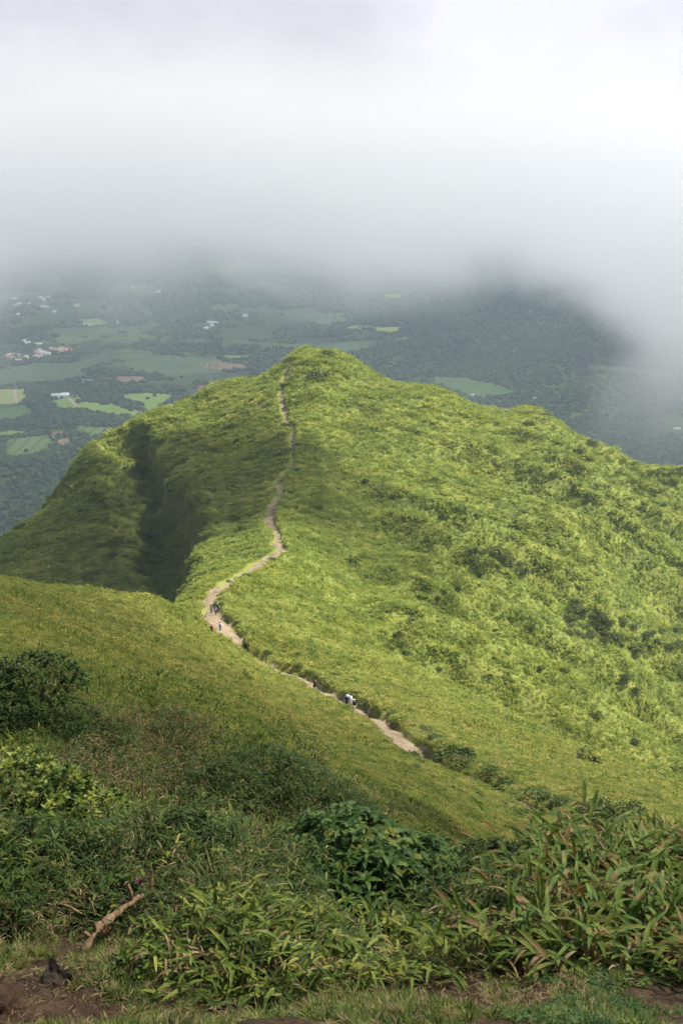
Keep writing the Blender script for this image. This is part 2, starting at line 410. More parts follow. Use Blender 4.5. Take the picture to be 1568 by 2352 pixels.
# trodden brown soil close to the viewpoint shows between the plants
vl = t.n("ShaderNodeVectorMath", operation='LENGTH'); t.link(p, vl.inputs[0])
soil_f = t.ramp(t.math('DIVIDE', t.math('ADD', vl.outputs["Value"], t.math('MULTIPLY', t.noise(p, .7, 3), 6.0)), 40.0), [(.26, 1.0), (.42, 0.0)])
c = t.mix(soil_f, c, t.ramp(t.noise(p, 8, 5, .7), [(.3, (.028, .019, .011)), (.55, (.070, .048, .026)), (.75, (.12, .085, .05))]))
bn = t.noise(p, 1.6, 5, .7)
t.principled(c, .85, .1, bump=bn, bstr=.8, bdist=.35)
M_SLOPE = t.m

t = NT("valley ground")
p = t.pos()
n1 = t.noise(p, .0022, 5, .6); n2 = t.noise(p, .02, 4, .6)
c = t.ramp(n1, [(0.35, (.030, .050, .016)), (.5, (.055, .085, .020)), (.62, (.095, .14, .03)), (.75, (.10, .10, .04))])
c = t.mix(t.ramp(n2, [(.4, 0.0), (.6, 1.0)]), t.mix(.5, c, (.02, .035, .012)), c)
t.principled(c, .95, .05)
M_VALLEY = t.m

rs_near = np.exp(np.arange(math.log(1.2), math.log(1150), .0066))
hill = polar_sheet("hillside", np.arange(-.52, .5201, .00135), rs_near, M_SLOPE)
tag(hill, "green volcanic ridge and steep grassy slopes below the viewpoint", kind="structure")
side = np.concatenate([np.arange(.52, 2 * math.pi - .52, .03), [2 * math.pi - .52]])
hb = polar_sheet("mountain_back", side, np.exp(np.arange(math.log(1.2), math.log(1150), .04)), M_SLOPE)
tag(hb, "grassy mountainside beside and behind the viewpoint", kind="structure")
rs_far = np.exp(np.arange(math.log(1149), math.log(30000), .012))
val = polar_sheet("valley", np.arange(-.8, .8001, .004), rs_far, M_VALLEY)
tag(val, "broad green valley floor far below the ridge", kind="structure")
side = np.arange(.8, 2 * math.pi - .799, .04)
vb = polar_sheet("lowland", side, np.exp(np.arange(math.log(1149), math.log(30000), .08)), M_VALLEY)
tag(vb, "lowland around the foot of the mountain", kind="structure")

# trail surface, a sheet draped on the worn ground
t = NT("worn trail earth")
p = t.pos()
a = t.noise(p, .8, 5, .65); b = t.noise(p, 6.0, 4, .6)
c = t.ramp(a, [(.3, (.17, .125, .08)), (.5, (.29, .23, .155)), (.7, (.40, .33, .235))])
c = t.mix(t.ramp(b, [(.35, .5), (.65, 0.0)]), c, (.12, .085, .05))
gp = t.noise(p, .35, 5, .7); c = t.mix(t.ramp(gp, [(.58, 0.0), (.66, .6)]), c, (.15, .17, .055))
t.principled(c, .95, .1, bump=b, bstr=.8, bdist=.12)
M_TRAIL = t.m
def ribbon(name, T, mat, wf=1.0, lift=.10, seed=3, nn=9):
    s = np.linspace(0, len(T) - 1, len(T) * 3)
    c = np.stack([np.interp(s, np.arange(len(T)), T[:, k]) for k in range(3)], 1)
    tn = np.gradient(c[:, :2], axis=0); tn /= np.linalg.norm(tn, axis=1)[:, None] + 1e-9
    nv = np.stack([tn[:, 1], -tn[:, 0]], 1)
    off = np.linspace(-1, 1, nn)
    wl = c[:, 2] * wf * (1 + .35 * fbm(s / 5.0, s * 0 + .3, seed, 3)); wr = c[:, 2] * wf * (1 + .35 * fbm(s / 5.0, s * 0 + 9.3, seed, 3))
    W = np.where(off[None, :] < 0, wl[:, None], wr[:, None]) * off[None, :]
    x = c[:, 0:1] + nv[:, 0:1] * W; y = c[:, 1:2] + nv[:, 1:2] * W
    z = HG(x.ravel(), y.ravel()).reshape(x.shape) + lift * (1 - .9 * np.abs(off[None, :]) ** 4)
    V = np.stack([x, y, z], -1).reshape(-1, 3)
    n = len(c)
    i = np.arange(n - 1)[:, None] * nn + np.arange(nn - 1)[None, :]
    F = np.stack([i, i + 1, i + nn + 1, i + nn], -1).reshape(-1, 4)
    return mesh_np(name, V, F, mat, smooth=True)
tr = ribbon("path", TR_A, M_TRAIL, .95, .12); tag(tr, "pale worn earth trail along the crest of the ridge", kind="structure")
tr2 = ribbon("path", TR_B, M_TRAIL, .95, .14, 5); tag(tr2, "short dead-end fork of the trail halfway up the ridge", kind="structure")
# ---------------------------------------------------------------- air
def closed_box(name, x0, x1, y0, y1, z0, z1):
    V = [(x, y, z) for z in (z0, z1) for y in (y0, y1) for x in (x0, x1)]
    F = [(0, 2, 3, 1), (4, 5, 7, 6), (0, 1, 5, 4), (2, 6, 7, 3), (0, 4, 6, 2), (1, 3, 7, 5)]
    return mesh_np(name, V, F)
hz = closed_box("haze", -31000, 31000, -31000, 31000, -700, 4.5)
t = NT("thin blue air"); pv = t.n("ShaderNodeVolumePrincipled")
pv.inputs["Color"].default_value = (.66, .79, 1.0, 1); pv.inputs["Density"].default_value = .00010; pv.inputs["Anisotropy"].default_value = .2
t.link(pv.outputs[0], t.out.inputs["Volume"]); hz.data.materials.append(t.m)
tag(hz, "thin bluish haze over the valley", "haze", kind="stuff")

cl = closed_box("cloud", -5200, 5200, 1150, 6500, -520, 420)
t = NT("cloud bank")
p = t.pos(); s = t.n("ShaderNodeSeparateXYZ"); t.link(p, s.inputs[0])
mpn = t.n("ShaderNodeMapping"); mpn.inputs["Scale"].default_value = (1, .7, 1.3); t.link(p, mpn.inputs[0])
nA = t.noise(mpn.outputs[0], .0013, 5, .62, .5)
# cloud base lowers towards the right
rr = t.math('DIVIDE', s.outputs[0], s.outputs[1])
low = t.math('MULTIPLY', t.ramp(t.math('MULTIPLY_ADD', rr, 1.2, .5), [(.0, .75), (.20, .42), (.36, .08), (.55, .0), (.68, .35), (.85, 1.0)]), -270.0)
base = t.math('ADD', low, -175.0)
hgt = t.math('SUBTRACT', s.outputs[2], base)
hn = t.math('ADD', hgt, t.math('MULTIPLY', t.math('SUBTRACT', nA, .5), 950.0))
mr = t.n("ShaderNodeMapRange", interpolation_type='SMOOTHSTEP'); t.link(hn, mr.inputs[0])
mr.inputs[1].default_value = -40; mr.inputs[2].default_value = 170; mr.inputs[3].default_value = 0; mr.inputs[4].default_value = .0036
ed = t.n("ShaderNodeMapRange", interpolation_type='SMOOTHSTEP'); t.link(s.outputs[1], ed.inputs[0])
ed.inputs[1].default_value = 1150; ed.inputs[2].default_value = 1700; ed.inputs[3].default_value = 0; ed.inputs[4].default_value = 1
top = t.n("ShaderNodeMapRange", interpolation_type='SMOOTHSTEP'); t.link(s.outputs[2], top.inputs[0])
top.inputs[1].default_value = -120; top.inputs[2].default_value = 260; top.inputs[3].default_value = 1; top.inputs[4].default_value = 0
nB = t.noise(mpn.outputs[0], .0009, 4, .6, 1.2)
mb = t.n("ShaderNodeMapRange", interpolation_type='SMOOTHSTEP'); t.link(nB, mb.inputs[0]); mb.inputs[1].default_value = .36; mb.inputs[2].default_value = .64; mb.inputs[3].default_value = .25; mb.inputs[4].default_value = 1.7
den = t.math('MULTIPLY', mb.outputs[0], 1.0)
den = t.math('MULTIPLY', den, t.math('MULTIPLY', t.math('MULTIPLY', mr.outputs[0], ed.outputs[0]), top.outputs[0]))
pv = t.n("ShaderNodeVolumePrincipled"); pv.inputs["Color"].default_value = (.895, .905, .94, 1); pv.inputs["Anisotropy"].default_value = .4
t.link(den, pv.inputs["Density"]); t.link(pv.outputs[0], t.out.inputs["Volume"]); cl.data.materials.append(t.m)
tag(cl, "low grey cloud bank covering the far side of the valley", "cloud", kind="stuff")

# unseen cloud puffs added towards the sun to shade parts of the slope
def puff(target, t_, rad, depth, label, sq=(1, 1, .55)):
    bm = bmesh.new(); bmesh.ops.create_icosphere(bm, subdivisions=4, radius=1.0)
    me = bpy.data.meshes.new("cloud")
    for v in bm.verts:
        n_ = float(fbm(np.array([v.co.x * 1.6 + rad]), np.array([v.co.y * 1.6 + v.co.z * 2]), 91, 3)[0]); v.co *= 1 + .45 * n_
    bm.to_mesh(me); bm.free(); me.materials.append(shade_cloud_mat(depth / (2 * rad * sq[2])))
    o = bpy.data.objects.new("cloud", me); COL.objects.link(o); o.scale = (rad * sq[0], rad * sq[1], rad * sq[2])
    o.location = Vector(target) + sv * t_; tag(o, label, "cloud", kind="stuff")
def shade_cloud_mat(den):
    t = NT("added shade cloud"); v = t.n("ShaderNodeVolumePrincipled"); v.inputs["Color"].default_value = (.99, .99, 1, 1); v.inputs["Density"].default_value = den; v.inputs["Anisotropy"].default_value = .5
    t.link(v.outputs[0], t.out.inputs["Volume"]); return t.m
puff((0, 6, -4), 260, 32, .7, "small unseen cloud added to shade the foreground plants")
puff((-30, 80, -42), 420, 50, .6, "unseen cloud added to shade the near left slope", (.8, 1.5, .5))
puff((-116, 385, -142), 520, 90, 2.2, "broad unseen cloud added to shade the left spur", (1, 1.15, .4))
puff((22, 320, -105), 520, 42, .4, "thin unseen cloud added to dim the slope right of the trail", (.7, 1.6, .5))

# unseen slab added to keep sun off lower clouds and most of the valley
dk = closed_box("cloud", -7000, 7000, 1350, 7600, 1000, 1180)
for v in dk.data.vertices: pass
dk.data.materials.append(shade_cloud_mat(.0035)); tag(dk, "unseen cloud deck added to dim the sun over the valley", "cloud", kind="stuff")
# ---------------------------------------------------------------- leaf materials
def leaf_mat(name, stops, rough=.45, spec=.35, trans=.35, scale=3.0, slope=False, even=False):
    """colour differs from leaf cluster to leaf cluster; light passes partly through the blade"""
    t = NT(name)
    if slope:
        c, p = slope_colour(t)
        oi = t.n("ShaderNodeObjectInfo")
        k = t.ramp(oi.outputs["Random"], [(0.0, (.62, .72, .6)), (.45, (.92, 1.0, .85)), (.85, (1.15, 1.12, 1.0)), (1.0, (1.45, 1.22, 1.2))])
        if even: k = t.ramp(oi.outputs["Random"], [(0.0, (.78, .86, .8)), (1.0, (1.10, 1.08, 1.0))])
        c = t.mix(1.0, c, k, 'MULTIPLY')
    else:
        p = t.pos()
        wn = t.n("ShaderNodeTexVoronoi", feature='F1'); t.link(p, wn.inputs["Vector"]); wn.inputs["Scale"].default_value = scale
        s = t.n("ShaderNodeSeparateColor"); t.link(wn.outputs["Color"], s.inputs[0])
        c = t.ramp(s.outputs[0], stops)
        n = t.noise(p, 60, 2)
        c = t.mix(t.math('MULTIPLY', n, .45), c, (.02, .03, .01))
    b = t.n("ShaderNodeBsdfPrincipled"); t.link(c, b.inputs["Base Color"])
    b.inputs["Roughness"].default_value = rough; b.inputs["Specular IOR Level"].default_value = spec
    tr = t.n("ShaderNodeBsdfTranslucent")
    t.link(t.mix(1.0, c, (1.25, 1.15, .55), 'MULTIPLY'), tr.inputs["Color"])
    ms = t.n("ShaderNodeMixShader"); ms.inputs[0].default_value = trans
    t.link(b.outputs[0], ms.inputs[1]); t.link(tr.outputs[0], ms.inputs[2]); t.link(ms.outputs[0], t.out.inputs["Surface"])
    return t.m
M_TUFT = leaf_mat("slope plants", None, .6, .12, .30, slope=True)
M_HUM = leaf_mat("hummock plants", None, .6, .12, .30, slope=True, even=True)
M_DRY = leaf_mat("dry leaves", [(0, (.15, .10, .05)), (.4, (.33, .23, .12)), (.75, (.50, .39, .23)), (1, (.24, .14, .07))], .7, .15, .2, scale=24)
M_BAMBOO = leaf_mat("bamboo grass leaves", [(0, (.045, .075, .014)), (.4, (.10, .155, .022)), (.78, (.21, .27, .040)), (1, (.38, .37, .09))], .5, .16, .24, scale=16)
M_BAMBOO_DARK = leaf_mat("dark bamboo grass leaves", [(0, (.022, .048, .010)), (.45, (.050, .092, .016)), (.82, (.10, .15, .026)), (1, (.22, .25, .06))], .5, .15, .22, scale=16)
M_BAMBOO_RED = leaf_mat("reddening bamboo grass leaves", [(0, (.08, .15, .022)), (.55, (.15, .23, .035)), (.82, (.25, .30, .06)), (.9, (.30, .20, .07)), (1, (.38, .24, .11))], .5, .16, .30, scale=16)
M_FINE = leaf_mat("fine grass blades", [(0, (.07, .12, .02)), (.4, (.15, .20, .035)), (.75, (.25, .27, .07)), (1, (.36, .29, .14))], .55, .25, .35, scale=30)
M_TURF = leaf_mat("short turf blades", [(0, (.08, .12, .025)), (.45, (.17, .22, .04)), (.8, (.27, .31, .08)), (1, (.38, .31, .15))], .55, .25, .35, scale=26)
M_BROAD = leaf_mat("dark broad leaves", [(0, (.040, .095, .020)), (.5, (.070, .150, .030)), (.88, (.12, .21, .04)), (1, (.30, .30, .05))], .5, .22, .32, scale=14)
M_ROS = leaf_mat("yellow green rosette leaves", [(0, (.06, .12, .022)), (.4, (.13, .20, .035)), (.75, (.28, .34, .06)), (1, (.45, .48, .12))], .5, .25, .3, scale=12)
M_FERN = leaf_mat("fern leaflets", [(0, (.045, .10, .02)), (.6, (.10, .17, .03)), (1, (.19, .23, .05))], .5, .25, .35, scale=10)
M_SHRUB = leaf_mat("dark shrub leaves", [(0, (.035, .065, .015)), (.5, (.070, .120, .024)), (.85, (.12, .18, .035)), (1, (.19, .22, .06))], .5, .25, .2, scale=4)
M_SHRUB_B = leaf_mat("olive shrub leaves", [(0, (.055, .085, .020)), (.5, (.11, .150, .030)), (.85, (.18, .21, .05)), (1, (.27, .23, .10))], .5, .25, .2, scale=4)
M_STEM = simple("brown stems", (.10, .065, .04), .8, .15, .2, 20)
M_GSTEM = simple("green stems", (.13, .16, .05), .6, .2, .2, 20)

# ---------------------------------------------------------------- instanced ground cover (uncountable)
def proto(name, V, F, mat):
    o = mesh_np(name, V, F, mat, link=False); return o
def scatter(name, pts, rotz, scl, idx, protos, tilt=None):
    me = bpy.data.meshes.new(name)
    me.vertices.add(len(pts)); me.vertices.foreach_set("co", np.asarray(pts, np.float32).ravel())
    rot = np.zeros((len(pts), 3), np.float32); rot[:, 2] = rotz
    if tilt is not None: rot[:, :2] = tilt
    for nm, ty, dat in (("rt", 'FLOAT_VECTOR', rot), ("sc", 'FLOAT_VECTOR', np.asarray(scl, np.float32)), ("ix", 'INT', np.asarray(idx, np.int32))):
        a = me.attributes.new(nm, ty, 'POINT'); a.data.foreach_set("vector" if ty == 'FLOAT_VECTOR' else "value", dat.ravel())
    me.update()
    o = bpy.data.objects.new(name, me); COL.objects.link(o)
    c = bpy.data.collections.new(name + " kinds")
    for p_ in protos: c.objects.link(p_)
    g = bpy.data.node_groups.new(name + " scatter", 'GeometryNodeTree')
    g.interface.new_socket("Geometry", in_out='INPUT', socket_type='NodeSocketGeometry')
    g.interface.new_socket("Geometry", in_out='OUTPUT', socket_type='NodeSocketGeometry')
    N = g.nodes; gi = N.new("NodeGroupInput"); go = N.new("NodeGroupOutput")
    ip = N.new("GeometryNodeInstanceOnPoints"); ci = N.new("GeometryNodeCollectionInfo")
    ci.inputs["Collection"].default_value = c; ci.inputs["Separate Children"].default_value = True; ci.inputs["Reset Children"].default_value = True
    ip.inputs["Pick Instance"].default_value = True
    def att(nm, ty):
        a = N.new("GeometryNodeInputNamedAttribute"); a.data_type = ty; a.inputs["Name"].default_value = nm; return a.outputs[0]
    g.links.new(gi.outputs[0], ip.inputs["Points"]); g.links.new(ci.outputs[0], ip.inputs["Instance"])
    g.links.new(att("ix", 'INT'), ip.inputs["Instance Index"]); g.links.new(att("rt", 'FLOAT_VECTOR'), ip.inputs["Rotation"]); g.links.new(att("sc", 'FLOAT_VECTOR'), ip.inputs["Scale"])
    g.links.new(ip.outputs[0], go.inputs[0])
    m = o.modifiers.new("scatter", 'NODES'); m.node_group = g
    return o

def leaf_cards(rng, n, size, spread, height, aspect=.35, droop=.5, dome=True, up=.5):
    """n small pointed leaves filling a low dome; each leaf two triangles folded on the midrib"""
    V = []; F = []
    for i in range(n):
        if dome:
            a = rng.uniform(0, 2 * math.pi); rr = math.sqrt(rng.uniform(0, 1)); hh = rng.uniform(.25, 1) * math.sqrt(max(0, 1 - rr * rr * .9))
            c = np.array([math.cos(a) * rr * spread, math.sin(a) * rr * spread, hh * height])
        else:
            a = rng.uniform(0, 2 * math.pi); c = np.array([math.cos(a), math.sin(a), 0]) * rng.uniform(0, .4) * spread
        da = a + rng.uniform(-1.1, 1.1)
        d = np.array([math.cos(da), math.sin(da), rng.uniform(-droop, up + .4)]); d /= np.linalg.norm(d)
        s = np.cross(d, [0, 0, 1.0]); s /= np.linalg.norm(s) + 1e-9
        nn = np.cross(s, d)
        L = size * rng.uniform(.6, 1.3); W = L * aspect
        b = len(V)
        V += [c, c + d * L * .5 + s * W + nn * W * .4, c + d * L, c + d * L * .5 - s * W + nn * W * .4]
        F += [(b, b + 1, b + 2), (b, b + 2, b + 3)]
    return np.array(V), np.array(F)

rngp = random.Random(5)
tufts = []
for k, (n, sz, sp, ht, asp, dome, up) in enumerate([(30, .42, .5, .45, .12, True, 1.2), (30, .34, .5, .5, .30, True, .6), (26, .55, .3, .3, .09, False, 1.8), (34, .26, .55, .6, .42, True, .4)]):
    V, F = leaf_cards(rngp, n, sz, sp, ht, asp, .4, dome, up)
    tufts.append(proto("tuft_kind_%d" % k, V, F, M_TUFT))

rn = np.random.default_rng(11)
def hill_points(step, r0, r1, az=.45, jitter=.9):
    A = np.arange(-az, az, step); L = np.arange(math.log(r0), math.log(r1), step)
    a, l = np.meshgrid(A, L, indexing='ij'); a = a.ravel() + rn.uniform(-.5, .5, a.size) * step * jitter * 1.6; l = l.ravel() + rn.uniform(-.5, .5, l.size) * step * jitter * 1.6
    return a, np.exp(l)
a, r = hill_points(.0031, 15.0, 640)
x = np.sin(a) * r; y = np.cos(a) * r
td, sdn = trail_dist(x, y)
keep = td > .10 + r * .0020
a, r, x, y, td, sdn = a[keep], r[keep], x[keep], y[keep], td[keep], sdn[keep]
z = HG(x, y)
pn = fbm(x / 5.0, y / 5.0, 61, 3); pn2 = fbm(x / 22.0, y / 22.0, 63, 3)
s = r * .0029 * rn.uniform(.6, 1.5, len(r)) * (1.25 + .9 * np.clip(pn, -.6, 1)) * (1 + .5 * sstep(.1, .6, pn2)) + .05
idx = np.where(rn.uniform(size=len(r)) < .5 + .5 * pn2, rn.integers(0, 2, len(r)) * 2, rn.integers(0, 2, len(r)) * 2 + 1)
far_leafy = rn.uniform(size=len(r)) < sstep(150, 300, r) * .7
idx = np.where(far_leafy, np.where(rn.uniform(size=len(r)) < .5, 1, 3), idx)
pts = np.stack([x, y, z - s * .08], 1)
o = scatter("ground_cover", pts, rn.uniform(0, 6.28, len(r)), np.stack([s, s, s * rn.uniform(.5, 1.1, len(r))], 1), idx, tufts, rn.uniform(-.3, .3, (len(r), 2)))
tag(o, "dense low grass and herbs covering the whole ridge", "ground cover", kind="stuff")

# taller hummocks of the same plants
hum = []
for k in range(4):
    rng_ = random.Random(40 + k); V, F = leaf_cards(rng_, 260, .24, .62, .62, .34, .5, True, .5); hum.append(proto("hummock_kind_%d" % k, V, F, M_HUM))
a, r = hill_points(.0125, 24, 640); x = np.sin(a) * r; y = np.cos(a) * r
hs = (.16 + r * .0024) * rn.uniform(.4, 1.5, len(r)) * (1 - .4 * ((x > -5) & (y > 190)))
dens = fbm(x / 14.0, y / 14.0, 66, 3); td, _ = trail_dist(x, y)
k_ = (td > hs * .9) & (rn.uniform(size=len(r)) < (.30 + .9 * dens) * (1 - .45 * ((x > -5) & (y > 190)))); x, y, hs, r = x[k_], y[k_], hs[k_], r[k_]
o = scatter("hummocks", np.stack([x, y, HG(x, y) - hs * .15], 1), rn.uniform(0, 6.28, len(x)), np.stack([hs, hs, hs * rn.uniform(.45, .95, len(x))], 1), rn.integers(0, 4, len(x)), hum, rn.uniform(-.2, .2, (len(x), 2)))
tag(o, "hummocks of taller herbs bulging all over the ridge", "ground cover", kind="stuff")

# ---------------------------------------------------------------- shrubs dotted over the slopes
def shrub_mesh(name, seed, nleaf, lsize, mat, flat=.75, lobes=7):
    rng = random.Random(seed); V = []; F = []
    L = [(rng.uniform(-.55, .55), rng.uniform(-.55, .55), rng.uniform(.15, .6) * flat, rng.uniform(.3, .55)) for _ in range(lobes)]
    for i in range(nleaf):
        lx, ly, lz, lr = rng.choice(L)
        th = rng.uniform(0, 2 * math.pi); ph = math.acos(rng.uniform(-.35, 1)); rr = lr * rng.uniform(.7, 1.05)
        n = np.array([math.sin(ph) * math.cos(th), math.sin(ph) * math.sin(th), math.cos(ph)])
        c = np.array([lx, ly, lz]) + n * rr * np.array([1, 1, flat])
        d = n * .5 + np.array([rng.uniform(-1, 1), rng.uniform(-1, 1), rng.uniform(-.7, .7)]); d /= np.linalg.norm(d)
        s_ = np.cross(d, n); s_ /= np.linalg.norm(s_) + 1e-9
        Lf = lsize * rng.uniform(.6, 1.3); b = len(V)
        V += [c, c + d * Lf * .5 + s_ * Lf * .28, c + d * Lf, c + d * Lf * .5 - s_ * Lf * .28]; F += [(b, b + 1, b + 2, b + 3)]
    return np.array(V), np.array(F)
def stem_mesh(rng, n=7, h=.6, sp=.5, r0=.03):
    V = []; F = []
    for i in range(n):
        a = rng.uniform(0, 2 * math.pi); e = np.array([math.cos(a) * sp * rng.uniform(.3, 1), math.sin(a) * sp * rng.uniform(.3, 1), h * rng.uniform(.6, 1)])
        prev = None
        for k in range(4):
            t_ = k / 3; c = e * np.array([t_ ** .8, t_ ** .8, t_]) + np.array([0, 0, -.1]) * (k == 0); rr = r0 * (1 - .75 * t_)
            b = len(V)
            for q in range(5):
                w_ = q / 5 * 2 * math.pi; V.append(c + np.array([math.cos(w_) * rr, math.sin(w_) * rr, 0]))
            if prev is not None:
                for q in range(5): F.append((prev + q, prev + (q + 1) % 5, b + (q + 1) % 5, b + q))
            prev = b
    return np.array(V), np.array(F)
SHRUBS = []
for k, (nl, ls, m, fl, lo) in enumerate([(900, .15, M_SHRUB, .8, 8), (700, .17, M_SHRUB, .7, 5), (900, .15, M_SHRUB_B, .75, 9), (600, .18, M_SHRUB_B, .9, 5)]):
    V, F = shrub_mesh("foliage", 100 + k, nl, ls, m, fl, lo)
    fo = mesh_np("foliage", V, F, m, link=False).data
    V, F = stem_mesh(random.Random(k)); st = mesh_np("stems", V, F, M_STEM, link=False).data
    SHRUBS.append((fo, st))
def put_shrub(pos, rad, kind, label, group=None, sq=1.0, parts=True, name="shrub"):
    fo, st = SHRUBS[kind]
    e = empty(name, pos, random.uniform(0, 6.28)); e.scale = (rad, rad, rad * sq)
    tag(e, label, "shrub", group)
    f = bpy.data.objects.new("foliage", fo); COL.objects.link(f); f.parent = e
    if parts:
        s_ = bpy.data.objects.new("stem", st); COL.objects.link(s_); s_.parent = e
    return e
random.seed(8)
# X, Y (centre of the bush in the photograph), radius there, kind, squash, label
BIG_SHRUBS = [
 (752, 808, 19, 2, 1.0, "rounded bush standing on the very top of the ridge"),
 (738, 856, 34, 2, .85, "large domed bush just below the summit right of the trail"),
 (688, 805, 9, 0, .8, "small dark bush where the trail meets the skyline"),
 (851, 824, 12, 0, .7, "dark bush on the skyline a little right of the summit"),
 (1249, 950, 24, 2, .8, "pale domed bush bulging from the right-hand skyline"),
 (1188, 925, 15, 2, .7, "low bush on the skyline left of the pale domed bush"),
 (1356, 1016, 16, 0, .8, "dark bush on the lower right skyline"),
 (1328, 1036, 18, 1, .8, "dark bush just below the lower right skyline"),
 (1378, 1003, 15, 0, .7, "dark bush standing out against the valley on the right skyline"),
 (1455, 1053, 12, 1, .7, "small bush on the skyline near the right edge"),
 (805, 1285, 28, 1, .8, "dark spreading bush on the slope right of the trail saddle"),
 (1092, 1310, 24, 1, .9, "dark bush at the head of the gully on the right face"),
 (1049, 1355, 13, 0, 1.3, "upright dark bush in the gully of the right face"),
 (1317, 1382, 16, 0, .8, "lone dark bush above the brown thicket"),
 (1218, 1447, 12, 3, 1.6, "tall narrow bush left of the brown thicket"),
 (1459, 1588, 17, 1, .8, "dark bush below the brown thicket near the right edge"),
 (1369, 1648, 19, 3, 1.1, "greyish oval bush low on the bright right face"),
 (1436, 1553, 20, 1, 1.0, "dark bush at the lower tip of the brown thicket"),
 (1489, 1694, 12, 0, 1.0, "small dark bush at the right edge of the bright face"),
 (1456, 1704, 14, 0, 1.1, "dark bush beside the small one near the right edge"),
 (1345, 1740, 33, 3, 1.0, "olive thicket on the lower lip of the right face"),
 (1392, 1876, 34, 0, .8, "round dark bush at the foot of the slope beside the sunken trail"),
 (1255, 1832, 30, 1, .75, "dark bush on the bank of the sunken trail"),
 (1015, 1725, 38, 1, .6, "broad dark bush on the bank where the trail disappears"),
 (975, 1672, 22, 0, .7, "bush on the trail bank above the broad dark one"),
 (1180, 1842, 22, 2, .6, "olive bush left of the sunken trail"),
 (1200, 1862, 14, 2, .7, "small olive bush below the left trail bank"),
 (1503, 1892, 17, 2, .7, "low bush at the right edge behind the foreground grass"),
 (615, 1498, 13, 2, .7, "low bush on the trail edge above the bend"),
 (565, 1483, 16, 0, .7, "dark bush overhanging the trail below the hikers"),
 (508, 1388, 10, 0, 1.0, "dark bush shading the bank behind three hikers"),
 (770, 1545, 18, 2, .8, "bush on the bank right of the man in black"),
 (838, 1612, 18, 0, .7, "dark bush on the bank beside the white-hatted hikers"),
 (503, 1470, 8, 2, .7, "little bush on the lower edge of the trail landing"),
 (341, 1230, 15, 1, .7, "dark bush on the shaded slope left of the cliff"),
 (268, 1271, 15, 1, .7, "dark bush in the shaded hollow left of the cliff foot"),
 (426, 1057, 15, 1, .7, "dark bush on the brink of the cliff"),
 (461, 1084, 12, 3, .7, "bush on the shoulder between cliff and trail"),
 (482, 1096, 9, 0, .8, "small dark bush right of the bush above the cliff"),
 (400, 1289, 9, 1, .7, "small dark bush at the foot of the cliff"),
 (436, 912, 26, 1, .6, "dark bushes' mass on the left skyline above the fields"),
 (555, 964, 10, 0, .7, "low bush in the grass left of the upper trail"),
 (655, 974, 12, 2, .7, "low bush touching the left side of the upper trail"),
 (470, 1295, 15, 2, .7, "olive bush on the brow above the saddle trail"),
 (523, 1333, 12, 0, .6, "dark bush beside the trail at the saddle"),
 (652, 886, 11, 0, 1.4, "dark upright bush on the trail notch below the summit"),
 (678, 975, 9, 0, .9, "dark bush on the right bank halfway up the trail"),
 (683, 1020, 9, 0, .9, "dark bush right of the lone far hiker"),
 (685, 1078, 11, 0, .9, "dark bush at the outer corner of the trail zigzag"),
 (668, 1130, 13, 1, .9, "dark bush on the right bank below the trail zigzag"),
 (660, 1165, 14, 1, .9, "dark bush on the right bank beside the long bend"),
 (838, 1108, 9, 0, 1.8, "tall narrow bush in the middle of the bright slope"),
 (1130, 1265, 30, 3, .7, "olive patch of bushes on the upper right face"),
 (1000, 890, 10, 2, .7, "small bush on the skyline between summit and domed bush"),
 (956, 993, 12, 0, .9, "dark bush high on the bright slope below the skyline"),
 (1200, 1002, 10, 0, .8, "dark bush in the bright grass below the domed bush"),
 (928, 1500, 16, 1, 1.0, "dark bush at the left edge of the bright face"),
 (1007, 1538, 10, 0, .9, "small dark bush on the bright face above the olive brow"),
 (1053, 1535, 10, 0, .9, "small dark bush right of its twin on the bright face"),
 (1122, 1555, 14, 3, .9, "olive bush in the middle of the bright face"),
 (1294, 1542, 14, 0, .9, "dark bush in the middle of the bright face right of centre"),
 (1240, 1540, 10, 3, 1.2, "narrow bush left of the dark one on the bright face"),
 (1230, 1777, 14, 2, .6, "bright green low bush on the yellow brow"),
 (1060, 1830, 0, 0, 1, ""),
]
for X, Y, rad, kind, sq, lab in BIG_SHRUBS:
    if rad == 0: continue
    q = cast(X, Y + rad * .35)
    if q is None or q.y > 640: q = cast(X, Y + rad * 1.1)
    if q is None or q.y > 640: continue
    R_ = rad * q.length / FPX
    put_shrub(q - Vector((0, 0, R_ * .1)), R_, kind, lab, None, sq)
# thickets: several individual shrubs each
def grp(n, X0, X1, Y0, Y1, r0, r1, kinds, label, group, slant=0.0):
    for i in range(n):
        X = random.uniform(X0, X1); Y = random.uniform(Y0, Y1) + slant * (X - X0)
        q = cast(X, Y)
        if q is None or q.y > 640: continue
        t_ = trail_dist(np.array([q.x]), np.array([q.y]))[0][0]
        R_ = random.uniform(r0, r1) * q.length / FPX
        if t_ < R_ * .6: continue
        put_shrub(q - Vector((0, 0, R_ * .12)), R_, random.choice(kinds), label, group, random.uniform(.6, 1.0), parts=False)
grp(36, 1290, 1460, 1395, 1455, 12, 24, [3, 2, 2], "olive brown bush packed in the thicket on the right face", "bushes of the brown thicket", .25)
grp(12, 1480, 1568, 1440, 1500, 12, 22, [3, 1], "dark bush in the thicket cut by the right edge", "bushes at the right edge")
grp(16, 1060, 1210, 1260, 1295, 12, 20, [2, 3], "dark bush in the band above the gully heads", "bushes above the gullies", .22)
grp(12, 870, 950, 1390, 1500, 9, 18, [2, 3], "olive bush on the left border of the bright face", "bushes on the left border")
